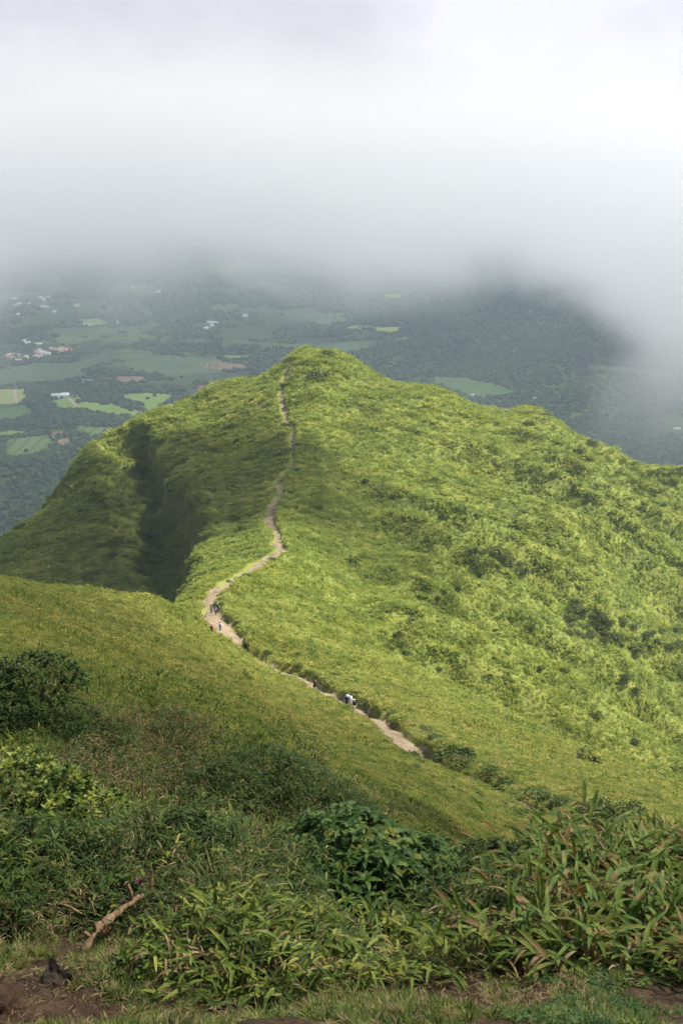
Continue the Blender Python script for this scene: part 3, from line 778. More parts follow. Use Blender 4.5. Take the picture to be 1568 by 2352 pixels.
grp(20, 690, 1568, 1040, 1240, 4, 9, [0, 1, 2], "small dark bush dotted on the sunny upper slope right of the trail", "small bushes on the upper slope")
grp(20, 960, 1568, 1420, 1830, 5, 11, [0, 2, 3], "small bush dotted down the bright gullied face", "small bushes on the gullied face", .0)
grp(14, 60, 420, 1120, 1330, 5, 11, [0, 1], "dark bush in the shaded hollow below the cliff", "bushes in the shaded hollow")
grp(14, 880, 1500, 1660, 1770, 8, 18, [2, 2, 0], "low bush along the yellow brow above the sunken trail", "bushes on the yellow brow", .15)
grp(12, 1020, 1480, 1790, 1840, 9, 18, [0, 2, 2], "low bush on the banks of the sunken trail", "bushes on the sunken trail banks", .13)
grp(20, 20, 900, 1400, 1620, 8, 20, [0, 2, 2, 3], "low dark bush in the rough grass of the near left shoulder", "low bushes on the near left shoulder", .12)
for i in range(32):
    k = 40 + int((i / 32) * (len(TR_A) - 60))
    px, py, wd = TR_A[k]; tn_ = TR_A[k + 1][:2] - TR_A[k - 1][:2]; tn_ /= np.linalg.norm(tn_)
    R_ = random.uniform(.6, 1.25); off = wd + R_ * .8 + random.uniform(0, .5)
    gx, gy = px + tn_[1] * off, py - tn_[0] * off
    put_shrub(Vector((gx, gy, hg(gx, gy) - .1)), R_, random.choice([0, 0, 1, 2]), "dark bush overhanging the right-hand bank of the trail", "bushes along the trail bank", random.uniform(.6, .9), parts=False)

for i in range(26):
    k = int(18 + i * 3); px, py, wd = TR_A[k]; tn_ = TR_A[k + 1][:2] - TR_A[k - 1][:2]; tn_ /= np.linalg.norm(tn_)
    R_ = random.uniform(.5, 1.1) * (1 + (i % 5 == 0) * .5); sd_ = 1 if i % 4 else -1; off = (wd + R_ * .8 + random.uniform(0, .4)) * sd_
    gx, gy = px + tn_[1] * off, py - tn_[0] * off
    put_shrub(Vector((gx, gy, hg(gx, gy) - .1)), R_, random.choice([0, 2, 1]), "dark bush lining the sunken lower stretch of the trail", "bushes along the sunken trail", random.uniform(.6, .9), parts=False)

# countless little bushes stippling the right-hand face
sb = []
for k in range(3):
    V, F = shrub_mesh("bush", 300 + k, 110, .34, None, .7, 5); sb.append(proto("bush_kind_%d" % k, V, F, [M_SHRUB, M_SHRUB_B, M_SHRUB_B][k]))
a, r = hill_points(.02, 150, 620, .36); x = np.sin(a) * r; y = np.cos(a) * r; td, sdn = trail_dist(x, y)
k_ = (rn.uniform(size=len(x)) < .16 + .6 * fbm(x / 45, y / 45, 93, 2)) & (td > 1.5); x, y, r = x[k_], y[k_], r[k_]
hs = rn.uniform(.35, 1.0, len(x)) * (.5 + r * .0016)
o = scatter("little_bushes", np.stack([x, y, HG(x, y) - hs * .1], 1), rn.uniform(0, 6.28, len(x)), np.stack([hs, hs, hs * rn.uniform(.6, 1.1, len(x))], 1), rn.integers(0, 3, len(x)), sb)
tag(o, "countless tiny bushes stippling the sunny slopes", "bushes", kind="stuff")
# ---------------------------------------------------------------- valley: fields, tracks, woods, houses
def castv(X, Y):
    ds = np.exp(np.linspace(math.log(1200), math.log(14000), 900)); q = np.array(P(X, Y, 1.0))
    g = H(q[0] * ds, ds); hit = np.nonzero(q[2] * ds < g)[0]
    if len(hit) == 0: return None
    i = hit[0]; return Vector((q[0] * ds[i], ds[i], g[i]))
def field_mat(name, a, b, rows=.0):
    t = NT(name); p = t.pos(); n = t.noise(p, .008, 5, .6); n2 = t.noise(p, .05, 3)
    c = t.ramp(n, [(.3, a), (.7, b)]); c = t.mix(t.math('MULTIPLY', n2, .35), c, tuple(v * .55 for v in a))
    if rows:
        wv = t.n("ShaderNodeTexWave"); t.link(p, wv.inputs["Vector"]); wv.inputs["Scale"].default_value = rows; wv.inputs["Distortion"].default_value = 6; wv.inputs["Detail Scale"].default_value = .3
        c = t.mix(t.ramp(wv.outputs["Fac"], [(.78, 0.0), (.9, .6)]), c, (.04, .06, .02))
    t.principled(c, .9, .1); return t.m
F_BRIGHT = field_mat("young cane", (.13, .22, .035), (.22, .32, .06))
F_YELLOW = field_mat("ripe pasture", (.22, .28, .06), (.32, .36, .10))
F_GREEN = field_mat("green field", (.06, .12, .03), (.10, .17, .04))
F_GREY = field_mat("dull green field", (.06, .105, .045), (.09, .14, .055))
F_ROWS = field_mat("contoured field", (.10, .17, .04), (.15, .21, .06), .012)
F_BROWN = field_mat("ploughed field", (.20, .13, .08), (.28, .20, .12))
F_TRACK = field_mat("dirt track", (.34, .28, .20), (.44, .38, .28))
def Z8(pts): return [(x * .2563, 746.4 + y * .2563) for x, y in pts]
def Z5(pts): return [(x * .5126, 545.4 + y * .5126) for x, y in pts]
def Z6(pts): return [(764.2 + x * .5126, 545.4 + y * .5126) for x, y in pts]
FIELDS = [
 (Z8([(-200, 580), (230, 580), (235, 700), (-200, 730)]), F_YELLOW, "yellow green pasture at the left edge of the valley"),
 (Z8([(-200, 742), (225, 725), (320, 790), (180, 855), (-200, 875)]), F_GREEN, "dark green field below the yellow green pasture"),
 (Z8([(470, 690), (560, 668), (700, 650), (840, 680), (900, 715), (1060, 712), (1240, 775), (1330, 785), (1300, 815), (1160, 835), (1000, 825), (700, 770), (540, 765), (480, 730)]), F_BRIGHT, "bright green field below the long white farm building"),
 (Z8([(1050, 625), (1350, 618), (1520, 632), (1500, 690), (1380, 770), (1260, 760), (1130, 680), (1045, 655)]), F_BRIGHT, "bright green field right of the hedgerow trees"),
 (Z8([(-200, 410), (0, 400), (380, 345), (600, 350), (870, 295), (850, 380), (720, 410), (790, 460), (640, 490), (330, 530), (-200, 560)]), F_GREY, "wide dull green field below the village"),
 (Z8([(1090, 340), (1568, 290), (1960, 300), (1960, 430), (1568, 470), (1250, 430), (1120, 390)]), F_GREY, "long dull green field in the middle of the valley"),
 (Z8([(1000, 465), (1280, 470), (1320, 510), (1100, 525)]), F_BROWN, "brown ploughed field beyond the hedgerow"),
 (Z8([(30, 1110), (90, 1025), (430, 990), (475, 1060), (450, 1130), (210, 1200), (60, 1190)]), F_ROWS, "contour-planted field low in the left valley"),
 (Z8([(-200, 970), (170, 960), (190, 990), (40, 1010), (-200, 1020)]), F_BRIGHT, "narrow green field above the contour-planted one"),
 (Z8([(440, 965), (600, 945), (625, 975), (480, 1010)]), F_BROWN, "small brown field above the purple-roofed shed"),
 (Z8([(500, 1025), (650, 1010), (650, 1060), (600, 1095), (500, 1115)]), F_BROWN, "tan field left of the purple-roofed shed"),
 (Z8([(660, 905), (920, 920), (1000, 945), (850, 1000), (700, 965)]), F_ROWS, "pale green field under the dark tree belt"),
 (Z5([(870, 570), (960, 555), (1110, 578), (1090, 592), (980, 600)]), F_BROWN, "tan field left of the ridge summit"),
 (Z5([(1000, 530), (1110, 532), (1115, 545), (1010, 545)]), F_BRIGHT, "thin bright field beyond the tan one"),
 (Z5([(1045, 462), (1300, 480), (1568, 478), (1720, 465), (1640, 500), (1300, 500), (1060, 478)]), F_GREY, "long pale strip of fields behind the summit"),
 (Z5([(350, 375), (440, 365), (500, 390), (400, 402)]), F_BRIGHT, "hazy green clearing in the far left valley"),
 (Z5([(790, 465), (900, 455), (960, 470), (850, 480)]), F_GREY, "hazy clearing left of centre in the far valley"),
 (Z5([(1400, 372), (1540, 360), (1568, 380), (1430, 390)]), F_GREY, "faint clearing on the far rising ground"),
 (Z6([(230, 255), (320, 255), (315, 275), (215, 287)]), F_BRIGHT, "small bright clearing under the cloud edge"),
 (Z6([(175, 403), (300, 405), (290, 430), (205, 432)]), F_YELLOW, "yellow clearing on the wooded hill foot"),
 (Z6([(60, 405), (110, 402), (130, 415), (80, 418)]), F_YELLOW, "tiny pale clearing left of the yellow one"),
 (Z6([(-40, 480), (210, 465), (190, 490), (30, 525), (-40, 525)]), F_GREY, "pale field directly behind the summit"),
 (Z6([(280, 455), (345, 447), (340, 458), (290, 463)]), F_BRIGHT, "narrow bright strip at the wood edge"),
 (Z6([(450, 628), (600, 632), (740, 665), (830, 700), (760, 712), (620, 720), (480, 665)]), F_GREEN, "dark green field behind the right-hand ridge"),
 (Z6([(1140, 580), (1280, 580), (1568, 605), (1700, 610), (1700, 650), (1560, 640), (1300, 607), (1150, 600)]), F_GREY, "long grey green clearing on the right hillside"),
 (Z6([(1220, 755), (1330, 775), (1260, 785)]), F_GREY, "small clearing in the right-hand woods"),
 (Z6([(1455, 810), (1620, 805), (1640, 880), (1480, 885)]), F_GREY, "clearing around the white house at the right edge"),
]
def in_poly(x, y, poly):
    x = np.asarray(x); y = np.asarray(y); ins = np.zeros(x.shape, bool); n = len(poly)
    for i in range(n):
        x0, y0 = poly[i]; x1, y1 = poly[(i + 1) % n]
        c_ = ((y0 > y) != (y1 > y)) & (x < (x1 - x0) * (y - y0) / (y1 - y0 + 1e-12) + x0); ins ^= c_
    return ins
def drape(name, poly3, mat, lift=1.2, cell=22.0):
    """a sheet over the ground inside a ground polygon, with a slightly uneven border"""
    P2 = [(v[0], v[1]) for v in poly3]
    x0 = min(p[0] for p in P2); x1 = max(p[0] for p in P2); y0 = min(p[1] for p in P2); y1 = max(p[1] for p in P2)
    nx = max(4, int((x1 - x0) / cell)); ny = max(4, int((y1 - y0) / cell))
    gx, gy = np.meshgrid(np.linspace(x0, x1, nx + 1), np.linspace(y0, y1, ny + 1), indexing='ij')
    cx = (gx[:-1, :-1] + gx[1:, 1:]) / 2; cy_ = (gy[:-1, :-1] + gy[1:, 1:]) / 2
    wx = cx + 14 * fbm(cx / 60, cy_ / 60, 3, 2); wy = cy_ + 14 * fbm(cx / 60, cy_ / 60, 8, 2)
    ins = in_poly(wx, wy, P2)
    if not ins.any(): return None
    gz = H(gx, gy) + lift
    ij = np.argwhere(ins); i = ij[:, 0] * (ny + 1) + ij[:, 1]
    F = np.stack([i, i + ny + 1, i + ny + 2, i + 1], 1)
    used = np.unique(F); remap = -np.ones((nx + 1) * (ny + 1), int); remap[used] = np.arange(len(used))
    V = np.stack([gx, gy, gz], -1).reshape(-1, 3)[used]
    return mesh_np(name, V, remap[F], mat, smooth=True)
ground_polys = []
for poly, m, lab in FIELDS:
    q = [castv(a_, b_) for a_, b_ in poly]
    if any(v is None for v in q): continue
    ground_polys.append([(v.x, v.y) for v in q])
    o = drape("field", q, m, 1.3, 16.0 if q[0].y < 3500 else 26.0)
    if o: tag(o, lab, kind="structure")
def track(pts, w_, lab):
    q = [castv(a_, b_) for a_, b_ in pts]
    T = np.array([(v.x, v.y, w_) for v in q]); s_ = np.linspace(0, len(T) - 1, 30)
    c_ = np.stack([np.interp(s_, np.arange(len(T)), T[:, k]) for k in range(3)], 1)
    tn = np.gradient(c_[:, :2], axis=0); tn /= np.linalg.norm(tn, axis=1)[:, None]
    nv = np.stack([tn[:, 1], -tn[:, 0]], 1); V = []
    for k in range(30):
        for s2 in (-1, 1):
            xx, yy = c_[k, :2] + nv[k] * w_ * s2; V.append((xx, yy, float(H(np.array([xx]), np.array([yy]))[0]) + 2.2))
    F = [(2 * k, 2 * k + 1, 2 * k + 3, 2 * k + 2) for k in range(29)]
    tag(mesh_np("track", V, F, F_TRACK), lab, kind="structure")
track(Z8([(148, 590), (132, 610), (140, 660), (150, 712)]), 4, "pale dirt track crossing the yellow green pasture")
track(Z8([(615, 662), (650, 695), (700, 750)]), 4, "dirt track curving down from the farm building")
track(Z8([(20, 716), (130, 714)]), 4, "pale track along the lower edge of the pasture")
track(Z8([(455, 1000), (495, 1040), (500, 1090)]), 4, "reddish track between the contour field and tan field")

# woods
def blob(seed, n=2):
    bm = bmesh.new(); bmesh.ops.create_icosphere(bm, subdivisions=n, radius=1.0); rng = random.Random(seed)
    ph = [rng.uniform(0, 6.28) for _ in range(6)]
    for v in bm.verts:
        c_ = v.co; k = 1 + .20 * math.sin(3.1 * c_.x + ph[0]) * math.sin(3.4 * c_.y + ph[1]) + .16 * math.sin(6 * c_.z + ph[2]) * math.sin(5.2 * c_.x + ph[3]) + rng.uniform(-.10, .10)
        v.co = c_ * k; v.co.z = v.co.z * .85 + .55
        if v.co.z < .1: v.co.x *= .6; v.co.y *= .6
    V = np.array([v.co[:] for v in bm.verts]); F = np.array([[v.index for v in f.verts] for f in bm.faces]); bm.free(); return V, F
t = NT("distant tree crowns")
oi = t.n("ShaderNodeObjectInfo"); p = t.pos()
c = t.ramp(oi.outputs["Random"], [(0, (.014, .034, .016)), (.5, (.026, .052, .020)), (.85, (.050, .082, .026)), (1, (.09, .11, .04))])
c = t.mix(t.ramp(t.noise(p, .004, 3), [(.4, .0), (.65, .5)]), c, (.07, .11, .03))
t.principled(c, .9, .05, bump=t.noise(p, .8, 3, .7), bstr=1.0, bdist=1.5); M_FAR = t.m
crowns = [proto("crown_kind_%d" % k, *blob(k), M_FAR) for k in range(4)]
def wood_points(y0, y1, sp):
    n = int(.70 * (y1 * y1 - y0 * y0) / 2 / (sp * sp))
    yy = np.sqrt(rn.uniform(y0 * y0, y1 * y1, n)); xx = rn.uniform(-.35, .35, n) * yy
    return xx, yy
XS = []; YS = []; SS = []
for y0, y1, sp in ((1250, 2600, 10.5), (2600, 4200, 12), (4200, 7500, 22)):
    xx, yy = wood_points(y0, y1, sp); XS.append(xx); YS.append(yy); SS.append(np.full(len(xx), sp * .40))
xx = np.concatenate(XS); yy = np.concatenate(YS); ss = np.concatenate(SS)
dn = fbm(xx / 420.0, yy / 420.0, 71, 4) + .5 * fbm(xx / 90.0, yy / 90.0, 73, 3)
right = sstep(-.02, .10, xx / yy)
keep = (dn > (-.05 - 1.5 * right)) | ((yy < 2450) & (xx < 0)) | (yy < 2080)
ins = np.zeros(len(xx), bool)
for gp in ground_polys: ins |= in_poly(xx, yy, gp)
hedge = fbm(xx / 60.0, yy / 60.0, 75, 2) > .75
keep &= (~ins) | (hedge & (rn.uniform(size=len(xx)) < .15))
xx, yy, ss = xx[keep], yy[keep], ss[keep] * rn.uniform(.6, 1.5, keep.sum())
# tree belts named by the photograph: along the stream and between the fields
def belt(pts, n, w_, size):
    q = [castv(a_, b_) for a_, b_ in pts]; q = [v for v in q if v]
    T = np.array([(v.x, v.y) for v in q]); s_ = rn.uniform(0, len(T) - 1, n)
    bx = np.interp(s_, np.arange(len(T)), T[:, 0]) + rn.normal(0, w_, n); by = np.interp(s_, np.arange(len(T)), T[:, 1]) + rn.normal(0, w_ * 1.2, n)
    return bx, by, np.full(n, size) * rn.uniform(.7, 1.4, n)
BE = [belt(Z8([(300, 590), (270, 640), (330, 720), (450, 780), (640, 810), (900, 850), (1180, 860)]), 420, 26, 9),
      belt(Z8([(0, 890), (150, 900), (300, 870), (480, 880), (620, 880), (800, 880), (1080, 880)]), 330, 24, 9),
      belt(Z8([(820, 650), (900, 690), (960, 640), (1020, 690)]), 110, 20, 10), belt(Z8([(1040, 700), (1130, 720), (1230, 750)]), 80, 13, 9),
      belt(Z8([(300, 545), (700, 610), (1000, 600), (1300, 600), (1560, 590)]), 330, 22, 9),
      belt(Z8([(840, 440), (1000, 430), (1250, 460), (1500, 500)]), 160, 22, 9),
      belt(Z8([(0, 1140), (90, 1120)]), 40, 14, 10), belt(Z8([(600, 990), (700, 980)]), 30, 12, 8), belt(Z8([(40, 1005), (240, 1000), (410, 985)]), 40, 5, 5),
      belt(Z8([(0, 1220), (200, 1215), (420, 1150), (640, 1090), (720, 1060)]), 260, 26, 9)]
bx = np.concatenate([b_[0] for b_ in BE]); by = np.concatenate([b_[1] for b_ in BE]); bs = np.concatenate([b_[2] for b_ in BE])
bin_ = np.zeros(len(bx), bool)
for gp in ground_polys: bin_ |= in_poly(bx, by, gp)
hr = np.zeros(len(bx), bool); k0 = 750; hr[k0:k0 + 190] = True
bk = (~bin_) | hr; bx, by, bs = bx[bk], by[bk], bs[bk] * .68
xx = np.concatenate([xx, bx]); yy = np.concatenate([yy, by]); ss = np.concatenate([ss, bs])
zz = H(xx, yy)
kp = zz < -330; xx, yy, zz, ss = xx[kp], yy[kp], zz[kp], ss[kp]
o = scatter("woods", np.stack([xx, yy, zz], 1), rn.uniform(0, 6.28, len(xx)), np.stack([ss, ss, ss * rn.uniform(.8, 1.2, len(xx))], 1), rn.integers(0, 4, len(xx)), crowns)
tag(o, "dark woods and hedgerow trees massed across the valley", "woods", kind="stuff")

# houses
M_WHITE = simple("white sheet roof", (.68, .72, .72), .5, .4, .05, .2)
M_WALL = simple("pale house wall", (.62, .58, .50), .8, .2, .08, .3)
M_ORANGE = simple("orange tiled roof", (.52, .20, .12), .8, .2, .15, .3)
M_CREAM = simple("cream roof", (.66, .56, .44), .8, .2, .1, .3)
M_GREY = simple("grey sheet roof", (.32, .34, .38), .6, .3, .1, .3)
M_PURPLE = simple("faded mauve roof", (.26, .20, .27), .7, .3, .1, .3)
M_OPEN = simple("dark opening", (.05, .05, .055), .7, .3, .05, .3)
def house(X, Y, L, W, h, roofm, label, name="house", cat="house", rz=0.0, group=None, pos=None):
    q = pos or castv(X, Y)
    if q is None: return
    e = empty(name, q, rz); tag(e, label, cat, group)
    w2, l2 = W / 2, L / 2; rh = W * .28
    V = [(-l2, -w2, -3), (l2, -w2, -3), (l2, w2, -3), (-l2, w2, -3), (-l2, -w2, h), (l2, -w2, h), (l2, w2, h), (-l2, w2, h), (-l2, 0, h + rh), (l2, 0, h + rh)]
    bm = bmesh.new(); vs_ = [bm.verts.new(v) for v in V]
    for f in ((0, 1, 5, 4), (2, 3, 7, 6), (1, 2, 6, 9, 5), (3, 0, 4, 8, 7)): bm.faces.new([vs_[i] for i in f])
    me = bpy.data.meshes.new("wall"); bm.to_mesh(me); bm.free(); me.materials.append(M_WALL); o = bpy.data.objects.new("wall", me); COL.objects.link(o); o.parent = e
    ov = .6; tk = .35
    V = []; F = []
    for s_ in (-1, 1):
        b = len(V)
        for xx_ in (-l2 - ov, l2 + ov):
            V += [(xx_, 0, h + rh + .05), (xx_, s_ * (w2 + ov), h - rh * ov / w2 + .05), (xx_, s_ * (w2 + ov), h - rh * ov / w2 + .05 + tk), (xx_, 0, h + rh + .05 + tk)]
        F += [(b, b + 1, b + 5, b + 4), (b + 1, b + 2, b + 6, b + 5), (b + 2, b + 3, b + 7, b + 6), (b, b + 3, b + 2, b + 1), (b + 4, b + 5, b + 6, b + 7)]
    o = mesh_np("roof", V, F, roofm); o.parent = e
    if group is None:
        nw = max(1, int(L / 9))
        for k in range(nw):
            xc = -l2 + (k + .5) * L / nw
            V = [(xc - 1.1, -w2 - .06, h * .25), (xc + 1.1, -w2 - .06, h * .25), (xc + 1.1, -w2 - .06, h * .75), (xc - 1.1, -w2 - .06, h * .75)]
            V += [(v[0], -w2 + .02, v[2]) for v in V]
            F = [(0, 1, 2, 3), (0, 4, 5, 1), (2, 6, 7, 3), (1, 5, 6, 2), (0, 3, 7, 4)]
            o = mesh_np("window", V, F, M_OPEN); o.parent = e
    return e
def z8(x_, y_): return (x_ * .2563, 746.4 + y_ * .2563)
def z5(x_, y_): return (x_ * .5126, 545.4 + y_ * .5126)
def z6(x_, y_): return (764.2 + x_ * .5126, 545.4 + y_ * .5126)
house(*z8(545, 656), 46, 16, 7, M_WHITE, "long white-roofed farm building above the bright green field", "barn", "barn", R(6))
house(*z8(590, 646), 20, 14, 8, M_WHITE, "tall white end wing of the long farm building", "barn", "barn", R(-4))
house(*z8(528, 668), 14, 8, 3, M_WHITE, "low white shed in front of the long farm building", "shed", "shed", R(8))
house(*z8(662, 650), 17, 8, 3, M_GREY, "grey-roofed shed right of the long farm building", "shed", "shed", R(3))
house(*z8(795, 518), 26, 12, 5, M_GREY, "grey-blue roofed farm building beyond the hedgerow", "farm_building", "farm building", R(-6))
house(*z8(752, 523), 10, 8, 4, M_PURPLE, "small mauve-roofed shed beside the grey-blue farm building", "shed", "shed", R(10))
house(*z8(963, 503), 16, 10, 4, M_ORANGE, "pinkish red roofed house at the wood edge", rz=R(4))
house(*z8(680, 1028), 16, 9, 3, M_PURPLE, "mauve-roofed shed beside the tan field", "shed", "shed", R(-3))
house(*z8(745, 1036), 9, 5, 2.5, M_WHITE, "little white hut right of the mauve-roofed shed", "hut", "hut", R(12))
house(*z8(778, 1035), 6, 4, 2.5, M_WHITE, "smallest white hut furthest right of the mauve-roofed shed", "hut", "hut", R(-12))
house(460, 892, 13, 9, 4, M_ORANGE, "red-roofed house peeping over the left skyline of the ridge", rz=R(5))
house(*z6(1540, 866), 15, 8, 4, M_WHITE, "white house in the clearing at the right edge", rz=R(-8))
house(*z6(905, 727), 9, 7, 3, M_CREAM, "tiny cream house behind the right-hand ridge", rz=R(8))
house(*z6(810, 705), 18, 5, 2, M_CREAM, "low cream sheds at the field edge behind the right ridge", "shed", "shed", R(2))
house(*z6(625, 712), 8, 6, 3, M_WHITE, "tiny white house just over the right skyline", rz=R(-10))
random.seed(21)
def village(spots, cols, label, group):
    for (X, Y) in spots:
        r_ = random.choice(cols)
        nm = {M_WHITE: "white", M_ORANGE: "orange", M_CREAM: "cream"}[r_]
        house(X, Y, random.uniform(13, 26), random.uniform(9, 13), random.uniform(4, 6.5), r_, label % nm, rz=R(random.uniform(-35, 35)), group=group)
sp = [z8(random.gauss(540, 45), random.gauss(232, 8)) for _ in range(24)] + [z8(595, 245), z8(470, 218)]
village(sp, [M_WHITE, M_ORANGE, M_ORANGE, M_CREAM], "%s-roofed house in the right half of the far village", "houses of the far village, right half")
sp = [z8(random.gauss(375, 35), random.gauss(262, 12)) for _ in range(18)]
village(sp, [M_WHITE, M_ORANGE, M_CREAM], "%s-roofed house in the middle of the far village", "houses of the far village, middle")
sp = [z8(random.uniform(50, 260), random.gauss(298, 10)) for _ in range(12)] + [z8(166, 325), z8(68, 298)]
village(sp, [M_WHITE, M_ORANGE, M_CREAM], "%s-roofed house in the left half of the far village", "houses of the far village, left half")
sp = [z8(218, 158), z8(352, 183), z8(262, 180), z8(240, 170)]
village(sp, [M_WHITE], "%s-roofed house standing alone above the far village", "lone houses above the village")
sp = [z5(random.gauss(160, 110), random.gauss(300, 30)) for _ in range(16)] + [z5(200, 280), z5(218, 280), z5(85, 348), z5(95, 352), z5(66, 328)]
village(sp, [M_WHITE, M_WHITE, M_CREAM], "faint %s house in the mist at the far left", "faint houses in the far left mist")
sp = [z5(535, 385), z5(712, 248), z5(597, 230), z5(628, 172), z5(865, 185), z5(940, 385), z5(965, 388), z5(925, 410), z5(950, 400), z5(1100, 357), z5(1125, 355), z5(1105, 180), z5(440, 195), z5(725, 102), z5(120, 150), z5(205, 160), z5(390, 398)]
village(sp, [M_WHITE], "faint %s house scattered in the misty middle distance", "scattered misty houses")
# ---------------------------------------------------------------- people
def skin_mesh(name, verts, edges, radii, root, mat, sub=1):
    me = bpy.data.meshes.new(name); me.from_pydata([tuple(v) for v in verts], edges, [])
    o = bpy.data.objects.new(name, me); COL.objects.link(o)
    o.modifiers.new("skin", 'SKIN').use_smooth_shade = True
    for i, rr in enumerate(radii):
        sv_ = me.skin_vertices[0].data[i]; sv_.radius = (rr, rr) if not isinstance(rr, tuple) else rr; sv_.use_root = (i == root)
    m = o.modifiers.new("sub", 'SUBSURF'); m.levels = sub; m.render_levels = sub
    dg = bpy.context.evaluated_depsgraph_get(); dg.update()
    m2 = bpy.data.meshes.new_from_object(o.evaluated_get(dg)); bpy.data.objects.remove(o)
    m2.materials.clear(); m2.materials.append(mat)
    o2 = bpy.data.objects.new(name, m2); COL.objects.link(o2); return o2
def lathe(name, prof, mat, parent, n=20, loc=(0, 0, 0), sc=(1, 1, 1)):
    V = []; F = []
    for (r_, z_) in prof:
        for k in range(n):
            a_ = 2 * math.pi * k / n; V.append((loc[0] + r_ * math.cos(a_) * sc[0], loc[1] + r_ * math.sin(a_) * sc[1], loc[2] + z_ * sc[2]))
    for i in range(len(prof) - 1):
        for k in range(n): F.append((i * n + k, i * n + (k + 1) % n, (i + 1) * n + (k + 1) % n, (i + 1) * n + k))
    o = mesh_np(name, V, F, mat, smooth=True); o.parent = parent; return o
_cm = {}
def cloth(name, col, rough=.8):
    if name not in _cm: _cm[name] = simple(name, col, rough, .2, .08, 8)
    return _cm[name]
SKIN_L = simple("light skin", (.50, .30, .21), .55, .35, .05, 4)
SKIN_D = simple("tan skin", (.26, .14, .09), .55, .35, .05, 4)
HAIR_D = simple("dark hair", (.025, .018, .014), .5, .4, .1, 10)
HAIR_F = simple("fair hair", (.40, .28, .14), .6, .3, .1, 10)
def person(pos, face, h, label, skin, top, legs, shoes, hair=HAIR_D, sleeve='short', trousers='long', hat=None, hatc=None, pack=None,
           armL=(.10, .02), armR=(.10, .02), stride=.12, lean=.05, group=None):
    """face: heading in radians (0 looks away from the camera, along +Y)"""
    e = empty("person", pos, -face); k = h / 1.72; e.scale = (k, k, k); tag(e, label, "person", group)
    L = lean
    pel = (0, 0, .94); wai = (0, L * .4, 1.08); che = (0, L, 1.28); nb = (0, L * 1.2, 1.42); nk = (0, L * 1.4 + .01, 1.50); hd = (0, L * 1.5 + .025, 1.60); tp = (0, L * 1.5 + .015, 1.67)
    V = [pel, wai, che, nb, nk, hd, tp]; rd = [(.150, .115), (.125, .10), (.155, .115), (.10, .08), .055, (.078, .095), (.066, .082)]
    E = [(0, 1), (1, 2), (2, 3), (3, 4), (4, 5), (5, 6)]
    V.append((0, hd[1] + .105, 1.595)); rd.append(.012); E.append((5, 7))          # nose
    J = {}
    for s_, (out, fwd) in ((-1, armL), (1, armR)):
        sh = (s_ * .185, L * 1.1, 1.40); el = (s_ * (.215 + out * .6), L + fwd * .5 - .02, 1.13 + abs(out) * .08); wr = (s_ * (.22 + out * 1.5), L + fwd + .05, .90 + abs(out) * .3 + fwd * .25); pm = (s_ * (.222 + out * 1.75), L + fwd + .08, .83 + abs(out) * .32 + fwd * .3)
        b = len(V); V += [sh, el, wr, pm]; rd += [.062, .043, .028, (.036, .020)]; E += [(3, b), (b, b + 1), (b + 1, b + 2), (b + 2, b + 3)]
        J[s_] = (sh, el, wr)
        for f in range(4):
            c0 = len(V); fx = pm[0] + s_ * .004; fy = pm[1] + (f - 1.5) * .019; ln = (.062, .075, .072, .055)[f]
            V += [(fx, fy, pm[2] - .045), (fx - s_ * .006, fy + .004, pm[2] - .045 - ln * .55), (fx - s_ * .016, fy + .010, pm[2] - .045 - ln)]; rd += [.010, .009, .007]; E += [(b + 3, c0), (c0, c0 + 1), (c0 + 1, c0 + 2)]
        c0 = len(V); V += [(pm[0] - s_ * .008, pm[1] + .040, pm[2] - .005), (pm[0] - s_ * .018, pm[1] + .058, pm[2] - .040)]; rd += [.011, .008]; E += [(b + 3, c0), (c0, c0 + 1)]
    LG = {}
    for s_ in (-1, 1):
        st = stride * s_
        hp = (s_ * .09, 0, .88); kn = (s_ * .10, st * .6 + .03, .50); an = (s_ * .10, st - .02, .09); to = (s_ * .115, st + .14, .035)
        b = len(V); V += [hp, kn, an, to]; rd += [.092, .060, .042, (.040, .028)]; E += [(0, b), (b, b + 1), (b + 1, b + 2), (b + 2, b + 3)]; LG[s_] = (hp, kn, an, to)
    body = skin_mesh("body", V, E, rd, 0, skin, 1); body.parent = e
    # top
    sl = 1.0 if sleeve == 'long' else .75
    V = [(0, 0, .93), wai, che, nb]; rd = [(.160, .125), (.145, .118), (.172, .130), (.105, .085)]; E = [(0, 1), (1, 2), (2, 3)]
    for s_ in (-1, 1):
        sh, el, wr = J[s_]; b = len(V)
        if sleeve == 'long': V += [sh, el, wr]; rd += [.076, .056, .042]; E += [(3, b), (b, b + 1), (b + 1, b + 2)]
        else:
            m_ = tuple(sh[i] * .35 + el[i] * .65 for i in range(3)); V += [sh, m_]; rd += [.076, .062]; E += [(3, b), (b, b + 1)]
    o = skin_mesh("shirt", V, E, rd, 0, top, 1); o.parent = e
    V = [(0, 0, .97)]; rd = [(.150, .118)]; E = []
    for s_ in (-1, 1):
        hp, kn, an, to = LG[s_]; b = len(V); V += [hp, kn]; rd += [.104, .074]; E += [(0, b), (b, b + 1)]
        if trousers == 'long': V += [(an[0], an[1], an[2] + .04)]; rd += [.058]; E += [(b + 1, b + 2)]
        else: V[-1] = tuple(hp[i] * .12 + kn[i] * .88 for i in range(3)); rd[-1] = .088
    o = skin_mesh("trousers" if trousers == 'long' else "shorts", V, E, rd, 0, legs, 1); o.parent = e
